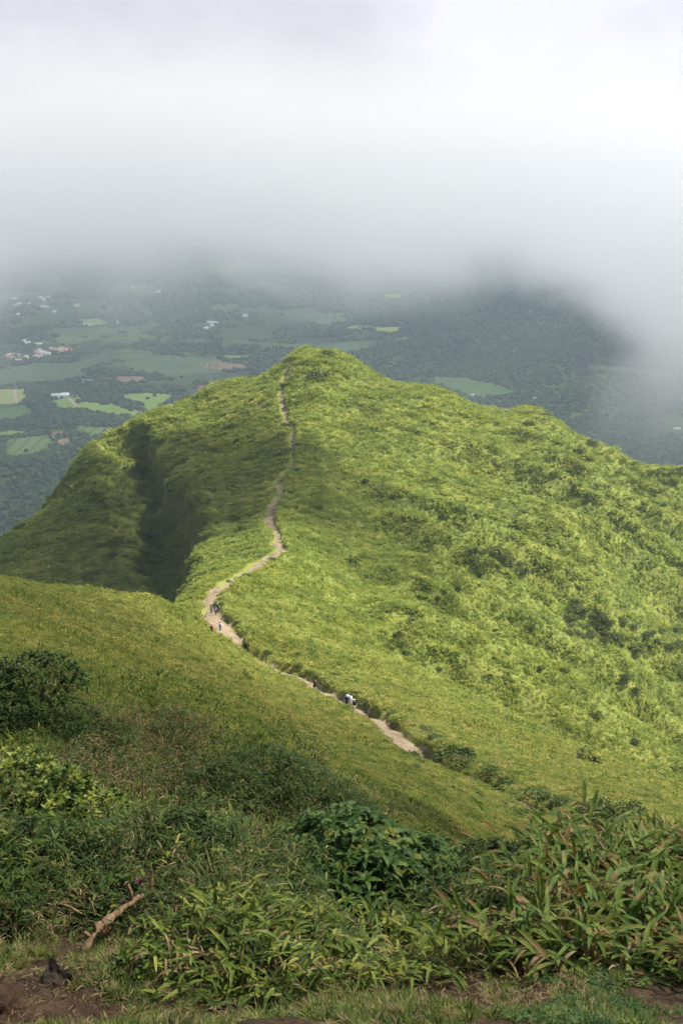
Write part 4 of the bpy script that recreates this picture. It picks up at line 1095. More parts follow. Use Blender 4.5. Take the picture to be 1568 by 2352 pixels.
    for s_ in (-1, 1):
        hp, kn, an, to = LG[s_]
        o = skin_mesh("shoe", [(an[0], an[1] - .03, .055), (to[0], to[1] - .05, .05), (to[0], to[1] + .02, .042)], [(0, 1), (1, 2)], [(.050, .050), (.050, .042), (.042, .030)], 0, shoes, 1); o.parent = e
    hx, hy = 0, hd[1]
    if hair: lathe("hair", [(.0, .135), (.045, .130), (.078, .105), (.094, .06), (.096, .01), (.085, -.05), (.05, -.075)], hair, e, 16, (hx, hy - .022, 1.60), (1, 1.08, 1))
    if hat == 'cap': 
        lathe("cap", [(.0, .16), (.05, .152), (.09, .12), (.106, .07), (.108, .035)], hatc, e, 18, (hx, hy - .005, 1.60), (1, 1.08, 1))
    if hat == 'sun':
        lathe("sun_hat", [(.0, .165), (.06, .158), (.095, .12), (.106, .06), (.125, .045), (.21, .015), (.212, .008), (.11, .03)], hatc, e, 22, (hx, hy, 1.60), (1, 1.08, 1))
    if pack:
        b_ = bmesh.new(); bmesh.ops.create_cube(b_, size=1.0)
        for v in b_.verts: v.co.x *= .29 if v.co.z < 0 else .23; v.co.y *= .17 if v.co.z < 0 else .12; v.co.z *= .46
        bmesh.ops.bevel(b_, geom=b_.edges[:], offset=.045, segments=3, affect='EDGES', profile=.5)
        me = bpy.data.meshes.new("backpack"); b_.to_mesh(me); b_.free(); me.materials.append(pack)
        for p_ in me.polygons: p_.use_smooth = True
        o = bpy.data.objects.new("backpack", me); COL.objects.link(o); o.parent = e; o.location = (0, L - .21, 1.20); o.rotation_euler = (-.06, 0, 0)
    return e
def stand(X, Y, d):
    """foot point on the ground near the given distance under a photograph position"""
    q = cast(X, Y, max(3, d * .75), d * 1.3)
    return q if q is not None else on_ground(X, Y, d)
WHITE_C = cloth("white cloth", (.80, .80, .82)); BLACK_C = cloth("black cloth", (.018, .018, .022)); TEAL_C = cloth("teal cloth", (.01, .33, .27)); BLUE_C = cloth("blue cloth", (.04, .12, .52)); RED_C = cloth("red cloth", (.68, .09, .10))
ORANGE_C = cloth("orange cloth", (.85, .27, .08)); GREY_C = cloth("dark grey cloth", (.07, .08, .12)); YELLOW_C = cloth("olive yellow cloth", (.42, .33, .08)); BEIGE_C = cloth("beige cloth", (.62, .58, .48)); NAVY_C = cloth("dark blue cloth", (.03, .045, .10)); MAUVE_C = cloth("blue grey cloth", (.14, .17, .30)); MAROON_C = cloth("maroon cloth", (.24, .06, .08))
person(stand(486, 1411, 178), R(5), 1.72, "hiker in a teal top and dark trousers, left of the group of three", SKIN_L, TEAL_C, GREY_C, BLACK_C, armL=(.12, .02), armR=(.16, .05))
person(stand(496, 1414, 177), R(-12), 1.74, "hiker in blue with a yellow backpack and white shoes, middle of three", SKIN_L, BLUE_C, BLACK_C, WHITE_C, pack=YELLOW_C, hair=HAIR_D)
person(stand(500, 1407, 180), R(10), 1.76, "hiker in a dark top and pale cap, rearmost of the group of three", SKIN_L, NAVY_C, BLACK_C, BLACK_C, hat='cap', hatc=BEIGE_C, armR=(.2, .05))
person(stand(506, 1450, 167), R(-8), 1.66, "hiker with white sleeves and blue backpack holding one arm out", SKIN_L, WHITE_C, BLACK_C, WHITE_C, sleeve='long', pack=BLUE_C, armL=(.06, .0), armR=(.34, .05))
person(stand(487, 1457, 165), R(14), 1.70, "hiker in red with an orange cap and black backpack", SKIN_L, RED_C, BLACK_C, GREY_C, sleeve='long', hat='cap', hatc=ORANGE_C, pack=BLACK_C)
person(stand(722, 1588, 138), R(182), 1.80, "man in a black t-shirt and shorts walking towards the viewer", SKIN_D, BLACK_C, BLACK_C, BLACK_C, trousers='short', armL=(.20, .04), armR=(.24, -.04), stride=.18)
person(stand(805, 1630, 119), R(-6), 1.76, "tallest hiker in a white sun hat and white shirt", SKIN_L, WHITE_C, WHITE_C, WHITE_C, sleeve='long', hair=None, hat='sun', hatc=WHITE_C, armR=(.16, .1))
person(stand(797, 1627, 121), R(12), 1.70, "hiker with a blue sleeve and white hat left of the white shirt", SKIN_L, BLUE_C, BLACK_C, BLACK_C, sleeve='long', hat='sun', hatc=WHITE_C, pack=BLACK_C, hair=HAIR_F)
person(stand(814, 1637, 117), R(-20), 1.60, "shorter hiker in a black top, white cap and pale trousers", SKIN_L, BLACK_C, BEIGE_C, WHITE_C, hat='cap', hatc=WHITE_C)
person(stand(672, 1030, 430), R(3), 1.75, "lone far hiker in a dark top and reddish trousers halfway up", SKIN_L, NAVY_C, MAROON_C, BLACK_C, pack=BLACK_C)
person(stand(664, 858, 566), R(0), 1.75, "farthest hiker in dark blue high on the trail", SKIN_L, BLUE_C, NAVY_C, BLACK_C)
for (X, d, fc, hh, lab, cc, hr_, ht_, hc) in ((1196, 30.5, 200, 1.66, "person in a blue grey jacket half hidden behind the reddening leaves", MAUVE_C, HAIR_D, None, None),
                            (1237, 30.0, 170, 1.45, "person in maroon with a pale cap almost hidden behind the leaves", MAROON_C, HAIR_D, 'cap', BEIGE_C)):
    x_ = P(X, 1985, d)[0]
    person(Vector((x_, d, hg(x_, d))), R(fc), hh, lab, SKIN_L, cc, GREY_C, BLACK_C, hair=hr_, sleeve='long', hat=ht_, hatc=hc)
# ---------------------------------------------------------------- foreground plants
def blade(V, F, base, d0, L, W, droop, rng, seg=5, twist=0.0, fold=.35):
    """one long pointed leaf bending under its weight; three vertices across, folded on the midrib"""
    d = np.array(d0, float); d /= np.linalg.norm(d) + 1e-9; c = np.array(base, float); b = len(V)
    s0 = np.cross(d, [0, 0, 1.0]); n_ = np.linalg.norm(s0)
    s0 = s0 / n_ if n_ > .05 else np.array([1.0, 0, 0])
    tw = rng.uniform(-.5, .5) + twist
    for k in range(seg + 1):
        u = k / seg; w_ = W * (math.sin(math.pi * min(1, (u * .92 + .08)) ** .75) ** .8) * .5 if k < seg else 0
        nn = np.cross(s0, d); s_ = s0 * math.cos(tw) + nn * math.sin(tw); n2 = np.cross(s_, d)
        V += [c - s_ * w_ + n2 * w_ * fold, c.copy(), c + s_ * w_ + n2 * w_ * fold]
        c = c + d * L / seg; d = d + np.array([0, 0, -droop / seg]); d /= np.linalg.norm(d)
    for k in range(seg):
        i = b + k * 3; F += [(i, i + 3, i + 4, i + 1), (i + 1, i + 4, i + 5, i + 2)]
def tube(V, F, pts, r0, r1, n=5):
    b0 = None
    for k, c in enumerate(pts):
        d = np.array(pts[min(k + 1, len(pts) - 1)]) - np.array(pts[max(k - 1, 0)]); d /= np.linalg.norm(d) + 1e-9
        a_ = np.cross(d, [.3, .9, .2]); a_ /= np.linalg.norm(a_); b_ = np.cross(d, a_); rr = r0 + (r1 - r0) * k / (len(pts) - 1); b = len(V)
        for q in range(n):
            w_ = q / n * 2 * math.pi; V.append(np.array(c) + (a_ * math.cos(w_) + b_ * math.sin(w_)) * rr)
        if b0 is not None:
            for q in range(n): F.append((b0 + q, b0 + (q + 1) % n, b + (q + 1) % n, b + q))
        b0 = b
def stem_curve(rng, base, lean, L, n=6):
    a_ = rng.uniform(0, 2 * math.pi); d = np.array([math.cos(a_) * lean, math.sin(a_) * lean, 1.0]); d /= np.linalg.norm(d); c = np.array(base, float); out = [c.copy()]
    for k in range(n): c = c + d * L / n; out.append(c.copy()); d = d + np.array([math.cos(a_) * .10, math.sin(a_) * .10, -.13]); d /= np.linalg.norm(d)
    return out, a_
def bamboo_variant(seed, nst, spread, L, leafL, leafW, drop, dry, mat, dryfrac):
    rng = random.Random(seed); LV, LF, DV, DF, SV, SF = [], [], [], [], [], []
    for i in range(nst):
        a_ = rng.uniform(0, 6.28); rr = spread * math.sqrt(rng.random()); pts_, az = stem_curve(rng, (math.cos(a_) * rr, math.sin(a_) * rr, -.04), rng.uniform(.15, .9), L * rng.uniform(.6, 1.15))
        tube(SV, SF, pts_, .0032, .0016, 4)
        nl = rng.randint(6, 9); az0 = rng.uniform(0, 6.28)
        for k in range(nl):
            u = .25 + .75 * (k + 1) / nl; f = u * (len(pts_) - 1); j = min(int(f), len(pts_) - 2); c = pts_[j] * (1 - f + j) + pts_[j + 1] * (f - j)
            sd_ = pts_[j + 1] - pts_[j]; sd_ /= np.linalg.norm(sd_)
            aa = az0 + k * math.pi + rng.uniform(-.6, .6); d = np.array([math.cos(aa), math.sin(aa), 0]) * rng.uniform(.5, 1.0) + sd_ * rng.uniform(.4, 1.0)
            dead = rng.random() < dryfrac * (1.6 - u)
            ll = leafL * rng.uniform(.6, 1.2) * (.85 if dead else 1)
            (blade(DV, DF, c, d, ll, leafW * .75, drop * rng.uniform(1.2, 3), rng, 5, rng.uniform(-1, 1), .9) if dead else blade(LV, LF, c, d, ll, leafW * rng.uniform(.75, 1.2), drop * rng.uniform(.5, 1.3), rng, 5))
    for i in range(dry):
        a_ = rng.uniform(0, 6.28); rr = spread * 1.2 * math.sqrt(rng.random()); aa = rng.uniform(0, 6.28)
        blade(DV, DF, (math.cos(a_) * rr, math.sin(a_) * rr, rng.uniform(0, L * .4)), (math.cos(aa), math.sin(aa), rng.uniform(-.3, .8)), leafL * rng.uniform(.5, 1.0), leafW * .6, rng.uniform(.5, 2.5), rng, 4, rng.uniform(-1, 1), .8)
    return [("foliage", mesh_np("foliage", LV, LF, mat, link=False).data), ("dead_leaves", mesh_np("dead_leaves", DV, DF, M_DRY, link=False).data), ("stem", mesh_np("stem", SV, SF, M_GSTEM, link=False).data)]
def put(variant, name, label, cat, pos, sc, rz, group=None, tilt=(0, 0), kind=None):
    e = empty(name, pos, rz); e.scale = (sc,) * 3; e.rotation_euler = (tilt[0], tilt[1], rz); tag(e, label, cat, group)
    for nm, me in variant:
        o = bpy.data.objects.new(nm, me); COL.objects.link(o); o.parent = e
        if nm in ("stem",): pass
    return e
B_GREEN = [bamboo_variant(200 + k, 15, .20, .40, .20, .026, 1.1, 14, M_BAMBOO, .14) for k in range(4)]
B_RED = [bamboo_variant(300 + k, 15, .22, .46, .23, .030, 1.0, 22, M_BAMBOO_RED, .25) for k in range(4)]
B_TALL = [bamboo_variant(440 + k, 34, .42, .85, .20, .024, 1.3, 60, M_BAMBOO_DARK, .22) for k in range(3)]
B_TALLDRY = [bamboo_variant(450 + k, 30, .42, .75, .17, .020, 1.4, 110, M_BAMBOO_DARK, .5) for k in range(2)]
B_DRY = [bamboo_variant(400 + k, 16, .22, .36, .16, .020, 1.2, 60, M_BAMBOO, .45) for k in range(3)]
def tussock_variant(seed, n, L, W, mat, spread=.10, dryn=25):
    rng = random.Random(seed); V, F, DV, DF = [], [], [], []
    for i in range(n + dryn):
        a_ = rng.uniform(0, 6.28); rr = spread * math.sqrt(rng.random()); aa = a_ + rng.uniform(-.8, .8); up = rng.uniform(.7, 2.6)
        q = (V, F) if i < n else (DV, DF)
        blade(q[0], q[1], (math.cos(a_) * rr, math.sin(a_) * rr, -.01), (math.cos(aa), math.sin(aa), up), L * rng.uniform(.5, 1.2), W * rng.uniform(.7, 1.2), rng.uniform(.6, 2.0), rng, 4, 0, .2)
    return [("blades", mesh_np("blades", V, F, mat, link=False).data), ("dead_blades", mesh_np("dead_blades", DV, DF, M_DRY, link=False).data)]
TUSS = [tussock_variant(500 + k, 75, .26, .007, M_FINE) for k in range(3)]
def fern_variant(seed, nf=5, L=.42):
    rng = random.Random(seed); parts_ = []
    for i in range(nf):
        V, F = [], []; aa = rng.uniform(0, 6.28); d = np.array([math.cos(aa), math.sin(aa), rng.uniform(.8, 1.5)]); d /= np.linalg.norm(d); c = np.zeros(3); n = 18; pts_ = [c.copy()]
        Lf = L * rng.uniform(.75, 1.15); s0 = np.array([-math.sin(aa), math.cos(aa), 0])
        for k in range(n):
            c = c + d * Lf / n; d = d + np.array([0, 0, -.085]); d /= np.linalg.norm(d); pts_.append(c.copy()); u = k / n
            if k > 3:
                ll = Lf * .30 * math.sin(math.pi * min(1, (1 - u) * .9 + .12)) ** .8 * (1 if u < .9 else .5)
                for s_ in (-1, 1): blade(V, F, c, s0 * s_ + d * .35, ll, ll * .12 + .003, .5, rng, 3, 0, .1)
        tube(V, F, pts_, .0025, .0008, 4)
        parts_.append(("frond", mesh_np("frond", V, F, M_FERN, link=False).data))
    return parts_
FERNS = [fern_variant(600 + k, 5 + k) for k in range(3)]
def oval(V, F, c, d, L, W, rng, cup=.25, droop=.6):
    blade(V, F, c, d, L, W, droop, rng, 4, 0, cup)
def broad_variant(seed, mat, n_tips, R0, Ht, leafL, leafW, per, ros=False, nst=10):
    """bushy shrub: leaf whorls at the tips of woody stems spread over a dome"""
    rng = random.Random(seed); V, F, SV, SF = [], [], [], []
    for i in range(n_tips):
        a_ = rng.uniform(0, 6.28); rr = math.sqrt(rng.random()); hh = Ht * (math.sqrt(max(0, 1 - rr * rr * .85)) * rng.uniform(.72, 1.04) if rng.random() < .8 else rng.uniform(.3, .7))
        c = np.array([math.cos(a_) * rr * R0, math.sin(a_) * rr * R0, hh]); ax = np.array([math.cos(a_) * rr * .7, math.sin(a_) * rr * .7, 1.0]) + np.array([rng.uniform(-.3, .3), rng.uniform(-.3, .3), 0]); ax /= np.linalg.norm(ax)
        if i % 3 == 0: tube(SV, SF, [np.array([c[0] * .25, c[1] * .25, -.05]), np.array([c[0] * .6, c[1] * .6, hh * .45]), c], .006, .002, 4)
        u1 = np.cross(ax, [.1, 1, 0]); u1 /= np.linalg.norm(u1); u2 = np.cross(ax, u1); ph = rng.uniform(0, 6.28)
        for q in range(per):
            w_ = ph + q * 2.399; el = .25 + (.9 * q / per if ros else .5 * q / per)
            d = (u1 * math.cos(w_) + u2 * math.sin(w_)) * math.cos(el) + ax * math.sin(el); sz = rng.uniform(.7, 1.15) * (1 - .35 * q / per)
            blade(V, F, c - ax * .012 * (per - q) / per, d, leafL * sz, leafW * sz, .5 if ros else .9, rng, 4, 0, .3)
    return [("foliage", mesh_np("foliage", V, F, mat, link=False).data), ("stem", mesh_np("stem", SV, SF, M_STEM, link=False).data)]

broad_small = [broad_variant(740, M_BROAD, 22, .13, .17, .075, .030, 6), broad_variant(741, M_BROAD, 16, .11, .22, .065, .026, 7), broad_variant(742, M_ROS, 20, .12, .16, .045, .022, 8, True)]
LANDMARKS = [((105, 1830), "rosette-leaved shrub"), ((800, 1960), "broad-leaved shrub"), ((230, 2140), "dead branch"), ((380, 2085), "mossy hump"), ((135, 2300), "dark wedge-shaped rock"), ((240, 2190), "fallen red fern leaf"),
             ((735, 2150), "bare pale twig"), ((1000, 2290), "bare soil patch"), ((1196, 1945), "half hidden hiker"), ((330, 1980), "red-leaved rosette plant"), ((1540, 2100), "right edge of the photo"), ((540, 1950), "large fern"), ((919, 2293), "pale stone"),
             ((80, 1590), "dark bush on the left bank"), ((820, 1690), "open grassy slope"), ((1015, 1725), "broad dark bush by the trail"), ((328, 1790), "upright dead stalk")]
_used = set()
def autolabel(desc, X, Y):
    c = sorted(LANDMARKS, key=lambda l: math.hypot(l[0][0] - X, l[0][1] - Y))
    def rel(l):
        dx, dy = X - l[0][0], Y - l[0][1]; dd = math.hypot(dx, dy)
        if dd < 45: return "right beside"
        near = "just " if dd < 120 else ("well " if dd > 260 else "")
        if abs(dx) > 2 * abs(dy): return near + ("right of" if dx > 0 else "left of")
        if abs(dy) > 2 * abs(dx): return near + ("below" if dy > 0 else "above")
        return near + ("below " if dy > 0 else "above ") + ("and right of" if dx > 0 else "and left of")
    for l in c[:5]:
        s_ = "%s %s the %s" % (desc, rel(l), l[1])
        if s_ not in _used and len(s_.split()) <= 16: _used.add(s_); return s_
    for i in range(4):
        for j in range(i + 1, 5):
            s_ = "%s between the %s and the %s" % (desc, c[i][1], c[j][1])
            if s_ not in _used and len(s_.split()) <= 16: _used.add(s_); return s_
    return "%s near the %s" % (desc, c[0][1])
rf = random.Random(77)
def gpos(X, Y, sink=.02, d1=40):
    q = cast(X, Y, 2.4, d1)
    return None if q is None else q - Vector((0, 0, sink))
def spread(variants, name, cat, desc, group, X0, X1, Y0, Y1, n, s0, s1, d1=40, avoid=()):
    """n plants evenly strewn over a patch of ground (best-candidate), each with its own label"""
    got = []
    for i in range(n):
        best = None
        for t_ in range(8):
            X = rf.uniform(X0, X1); Y = rf.uniform(Y0, Y1)
            if any(math.hypot((X - a_) / 1.0, (Y - b_)) < r_ for a_, b_, r_ in avoid): continue
            m_ = min([math.hypot(X - a_, (Y - b_) * 1.6) for a_, b_ in got] or [1e9])
            if best is None or m_ > best[0]: best = (m_, X, Y)
        if best is None: continue
        _, X, Y = best; q = gpos(X, Y, .02, d1)
        if q is None: continue
        if q.y > 12 and trail_dist(np.array([q.x]), np.array([q.y]))[0][0] < .3: continue
        got.append((X, Y)); sc = rf.uniform(s0, s1)
        put(rf.choice(variants), name, autolabel(desc, X, Y - 40 if q.y < 10 else Y - 15) if 0 <= X + 80 <= 1740 else desc + (" beyond the right edge of the photo" if X > 784 else " beyond the left edge of the photo"), cat, q, sc, rf.uniform(0, 6.28), group, (rf.uniform(-.15, .15), rf.uniform(-.15, .15)))
AV = [(820, 2120, 140), (215, 2190, 120), (340, 2140, 70), (1000, 2290, 150)]
spread(B_RED, "bamboo_grass", "bamboo grass", "reddening bamboo grass clump", "bamboo grass of the right-hand mound", 1200, 1655, 2000, 2235, 46, .58, .88)
spread(B_RED, "bamboo_grass", "bamboo grass", "reddish bamboo grass clump", "bamboo grass of the right-hand mound", 1080, 1420, 2060, 2225, 18, .42, .62, avoid=[(1200, 2060, 90)])
spread(B_GREEN, "bamboo_grass", "bamboo grass", "green bamboo grass clump with drooping leaves", "bamboo grass in the centre foreground", 440, 1160, 2150, 2275, 44, .46, .68, avoid=[(1000, 2290, 90)])
spread(B_TALL, "bamboo_grass", "bamboo grass", "dense green bamboo grass clump", "bamboo grass behind the centre foreground", 420, 660, 2000, 2130, 14, .32, .45)
spread(B_TALL, "bamboo_grass", "bamboo grass", "dense bamboo grass clump", "bamboo grass around the broad-leaved shrub", 1020, 1260, 2080, 2200, 12, .36, .48)
spread(B_TALL, "bamboo_grass", "bamboo grass", "dark dense bamboo grass clump", "bamboo grass in the left foreground", -60, 440, 1960, 2090, 22, .28, .42)
spread(B_TALL, "bamboo_grass", "bamboo grass", "dark bamboo grass clump", "bamboo grass behind the left foreground", 260, 460, 1950, 2010, 9, .32, .45)
spread(B_TALLDRY, "bamboo_grass", "bamboo grass", "dark half-dead bamboo grass clump", "half-dead bamboo grass in the left foreground", -60, 440, 2030, 2150, 26, .30, .42, avoid=AV[1:3])
spread(TUSS, "grass_tussock", "grass tussock", "tan and green grass tussock", "tussocks on the foreground hump", 250, 700, 1940, 2120, 50, .7, 1.1)
spread(TUSS, "grass_tussock", "grass tussock", "thin-bladed grass tussock", "tussocks between the broad leaves", 700, 1220, 2150, 2250, 36, .5, .8, avoid=AV[:1])
spread(B_DRY, "bamboo_grass", "bamboo grass", "half-dead bamboo grass clump", "half-dead bamboo grass in the foreground", 420, 1150, 2050, 2260, 34, .5, .8, avoid=[AV[0], AV[3]])
spread(TUSS, "grass_tussock", "grass tussock", "low grass tussock", "low tussocks by the bare soil", 420, 1200, 2250, 2340, 26, .3, .5, avoid=[(1000, 2290, 130)])
spread(B_RED, "bamboo_grass", "bamboo grass", "large reddening bamboo grass clump", "bamboo grass beyond the right edge", 1670, 2200, 2000, 2235, 16, .6, .9)
spread(B_TALL, "bamboo_grass", "bamboo grass", "large dark bamboo grass clump", "bamboo grass beyond the left edge", -480, -85, 1960, 2150, 14, .4, .6)
# bank of bamboo grass across the dip
spread(B_TALL, "bamboo_grass", "bamboo grass", "tall dark bamboo grass clump on the far bank", "bamboo grass on the far bank", 430, 880, 1765, 1900, 40, 1.0, 1.4, 26)
spread(B_TALLDRY, "bamboo_grass", "bamboo grass", "browned bamboo grass clump on the far bank", "browned bamboo grass on the far bank", 150, 470, 1660, 1830, 34, .9, 1.3, 24)
spread(B_TALL, "bamboo_grass", "bamboo grass", "bamboo grass clump on the far bank", "bamboo grass spilling right down the far bank", 850, 1180, 1870, 1990, 26, .8, 1.1, 30)
spread(FERNS, "fern", "fern", "small green fern", "ferns among the tussocks", 260, 720, 1960, 2110, 14, .55, .9)
spread([broad_small[k] for k in range(2)], "leafy_shoot", "leafy plant", "small broad-leaved plant", "broad-leaved plants in the tangle", 240, 1240, 1960, 2240, 18, .7, 1.1, avoid=AV)
spread([broad_small[2]], "leafy_shoot", "leafy plant", "small yellow-green rosette plant", "rosette plants in the tangle", 230, 1200, 1960, 2260, 14, .7, 1.0, avoid=AV)
# shrubs
def at(X, Y, d): 
    x_ = (X - 784) / FPX * d / (CP + .0) * (CP + (-(Y - 1176) / FPX) * SP) ** 0
    x_, y_, _ = P(X, Y, d); return Vector((x_, y_, hg(x_, y_) - .02))
BR = [broad_variant(700 + k, M_BROAD, 170, .38, .40, .075, .030, 7) for k in range(2)]
put(BR[0], "broadleaf_shrub", "glossy dark green broad-leaved shrub in the centre of the foreground", "shrub", at(790, 2090, 5.2), 1.25, 0.3)
put(BR[1], "broadleaf_shrub", "right-hand lobe of broad-leaved shrub reaching towards the far bank", "shrub", at(940, 2100, 5.3), 1.0, 1.9)
put(BR[1], "broadleaf_shrub", "small broad-leaved shrub left of the larger glossy one", "shrub", at(650, 2060, 5.8), .6, 4.0)
RO = [broad_variant(720 + k, M_ROS, 170, .42, .50, .052, .026, 9, True) for k in range(2)]
put(RO[0], "rosette_shrub", "yellow-green rosette-leaved shrub at the left edge above dark stems", "shrub", at(55, 2030, 5.6), 1.12, 0.3)
put(RO[1], "rosette_shrub", "smaller rosette-leaved shrub right of the one at the left edge", "shrub", at(195, 2010, 5.7), .82, 1.7)
put(RO[1], "rosette_shrub", "rosette-leaved shrub cut off by the left edge", "shrub", at(-60, 2050, 5.5), 1.0, 2.6)
RD = broad_variant(730, M_SHRUB, 420, 1.0, 1.15, .11, .05, 7, True)
put(RD, "leafy_bush", "dark leafy bush overhanging the left bank", "bush", at(95, 1655, 19.9), 1.0, 0.0)
put(RD, "leafy_bush", "dark leafy bush cut by the left edge beside the overhanging one", "bush", at(-25, 1665, 19.6), 1.0, 2.0)
put(RD, "leafy_bush", "low leafy bush added to darken the hollow under the left bank", "bush", at(60, 1690, 18.9), .55, 4.0)  # this and the next two bushes are added to darken the hollow
put(RD, "leafy_bush", "low leafy bush added to darken the right foot of the overhanging bush", "bush", at(165, 1690, 19.4), .6, 1.2)
put(RD, "leafy_bush", "leafy bush added at the left edge to darken the hollow under the bank", "bush", at(-20, 1695, 18.7), .6, 2.2)
for X, Y, d, sc, rz, lab in ((540, 1990, 5.2, .8, .4, "large fern arching over the top of the foreground hump"), (440, 1985, 5.1, .7, 2.0, "fern among tan grass left of the large fern"), (262, 1950, 5.9, .7, 1.0, "fern tip rising above the rosette-leaved shrub"),
                          (1290, 2130, 5.2, .8, 3.3, "small fern shaded under the right-hand bamboo grass"), (480, 2140, 4.9, .6, 5.0, "small fern hanging below the mossy hump"), (60, 2090, 5.2, .75, .9, "large shaded fern at the left edge"), (1530, 2150, 4.7, .9, 2.4, "fern with broad yellow-green leaflets at the right edge"),
                          (262, 2195, 4.3, .35, 1.2, "tiny fern at the foot of the dead branch")):
    put(rf.choice(FERNS), "fern", lab, "fern", at(X, Y, d), sc, rz)
DOME = [broad_variant(760 + k, M_BAMBOO_DARK, 330, 1.0, 1.0, .21, .026, 7, False) for k in range(2)]
for k, (X, Y, d, sc, lab) in enumerate(((520, 1880, 20.3, .85, "spreading dark cane bush at the left end of the far bank thicket"), (610, 1880, 21.0, 1.15, "largest dark cane bush in the middle of the far bank"), (715, 1880, 21.6, .95, "dark cane bush right of the largest one on the far bank"),
                                    (800, 1890, 22.8, .75, "lower dark cane bush where the far bank slopes down to the right"), (430, 1840, 20.0, .7, "small dark cane bush between the browned bank and the thicket"), (250, 1790, 19.2, .65, "dark cane bush behind the rosette-leaved shrub"), (150, 1740, 18.8, .6, "dark cane bush below the overhanging leafy bush"))):
    put(DOME[k % 2], "cane_bush", lab, "bush", at(X, Y, d), sc, k * 1.3, "dark cane bushes of the far bank")
DOMEB = [broad_variant(770 + k, M_BAMBOO_DARK, 120, .36, .36, .11, .016, 7, False) for k in range(2)]
for k, (X, Y, d, sc, lab) in enumerate(((90, 2060, 4.75, .9, "dark narrow-leaved bush on the left foreground bank"), (190, 2060, 4.8, .75, "dark narrow-leaved bush above the dead branch"), (430, 2060, 4.85, .8, "dark narrow-leaved bush right of the mossy hump"),
                                    (10, 2120, 4.4, .8, "dark narrow-leaved bush low at the left edge"), (640, 2090, 4.7, .7, "dark narrow-leaved bush left of the glossy broad-leaved shrub"), (1060, 2100, 4.8, .7, "dark narrow-leaved bush between the glossy shrub and the reddening grass"), (1130, 2080, 5.3, .8, "dark narrow-leaved bush below the half hidden hiker"))):
    put(DOMEB[k % 2], "narrow_leaved_bush", lab, "bush", at(X, Y, d), sc, k * 1.7, "dark bushes in the foreground tangle")
# red-leaved rosette plants
M_REDLEAF = leaf_mat("dark red leaves", [(0, (.05, .012, .015)), (.6, (.12, .02, .03)), (1, (.12, .07, .03))], .35, .5, .2, scale=30)
def red_plant(seed, n, L, W):
    rng = random.Random(seed); V, F = [], []
    for i in range(n):
        a_ = i * 2.399; blade(V, F, (0, 0, .02), (math.cos(a_), math.sin(a_), .3 + i * .09), L * (1 - .03 * i), W, .9, rng, 5, 0, .4)
    return [("foliage", mesh_np("foliage", V, F, M_REDLEAF, link=False).data)]
RP = red_plant(3, 14, .14, .026)
def lifted(X, Y, d):
    return Vector(P(X, Y, d))
# fallen red leaf
V, F = [], []; rng9 = random.Random(9)
for k in range(7):
    for s_ in (-1, 1): blade(V, F, (k * .014, 0, .01), (.5, s_ * 1.0, .1), .05 * (1 - k * .1), .010, .5, rng9, 3)
tube(V, F, [(-.03, 0, .01), (.04, 0, .014), (.11, .005, .01)], .002, .001, 4)
fl = mesh_np("fallen_leaf", V, F, leaf_mat("withered red leaf", [(0, (.30, .04, .03)), (1, (.42, .10, .06))], .6, .2, .2, scale=30)); fl.location = at(240, 2190, 4.15) + Vector((0, 0, .05)); fl.rotation_euler = (.5, .2, .6)
tag(fl, "withered red fern leaf lying in the grass right of the dead branch", "leaf")
# mossy hump and dead branch
def lump(name, r_, sc, seed, mat, amp=.35, sub=5):
    bm = bmesh.new(); bmesh.ops.create_icosphere(bm, subdivisions=sub, radius=1.0); co = np.array([v.co[:] for v in bm.verts])
    n_ = fbm(co[:, 0] * 1.7 + seed, co[:, 1] * 1.7 + co[:, 2] * 1.3, seed, 5); n2 = perlin(co[:, 2] * 2.2 + seed, co[:, 0] * 1.9 - co[:, 1], seed + 3)
    co = co * (1 + amp * n_ + amp * .5 * n2)[:, None]
    for v, c_ in zip(bm.verts, co): v.co = (c_[0] * sc[0] * r_, c_[1] * sc[1] * r_, c_[2] * sc[2] * r_)
    me = bpy.data.meshes.new(name); bm.to_mesh(me); bm.free(); me.materials.append(mat)
    for p_ in me.polygons: p_.use_smooth = True
    o = bpy.data.objects.new(name, me); COL.objects.link(o); return o
t = NT("moss"); p = t.pos(); n = t.noise(p, 40, 5, .7); c = t.ramp(n, [(.3, (.035, .028, .012)), (.5, (.085, .075, .02)), (.7, (.15, .15, .035))]); t.principled(c, .95, .1, bump=n, bstr=1.0, bdist=.02); M_MOSS = t.m
t = NT("rock"); p = t.pos(); n = t.noise(p, 18, 6, .7); c = t.ramp(n, [(.3, (.028, .020, .013)), (.55, (.065, .046, .030)), (.75, (.12, .09, .06))]); t.principled(c, .85, .3, bump=n, bstr=.8, bdist=.02); M_ROCK = t.m
t = NT("bark"); p = t.pos(); n = t.noise(p, 30, 5, .7, .5); c = t.ramp(n, [(.3, (.09, .055, .03)), (.5, (.24, .16, .09)), (.72, (.38, .28, .17))]); t.principled(c, .9, .15, bump=n, bstr=.9, bdist=.01); M_BARK = t.m
mo = lump("mossy_hump", .17, (1.25, .8, .75), 4, M_MOSS, .4); mo.location = Vector(P(385, 2095, 4.45)); tag(mo, "brown mossy hump of peat hanging over the dead branch", "moss")
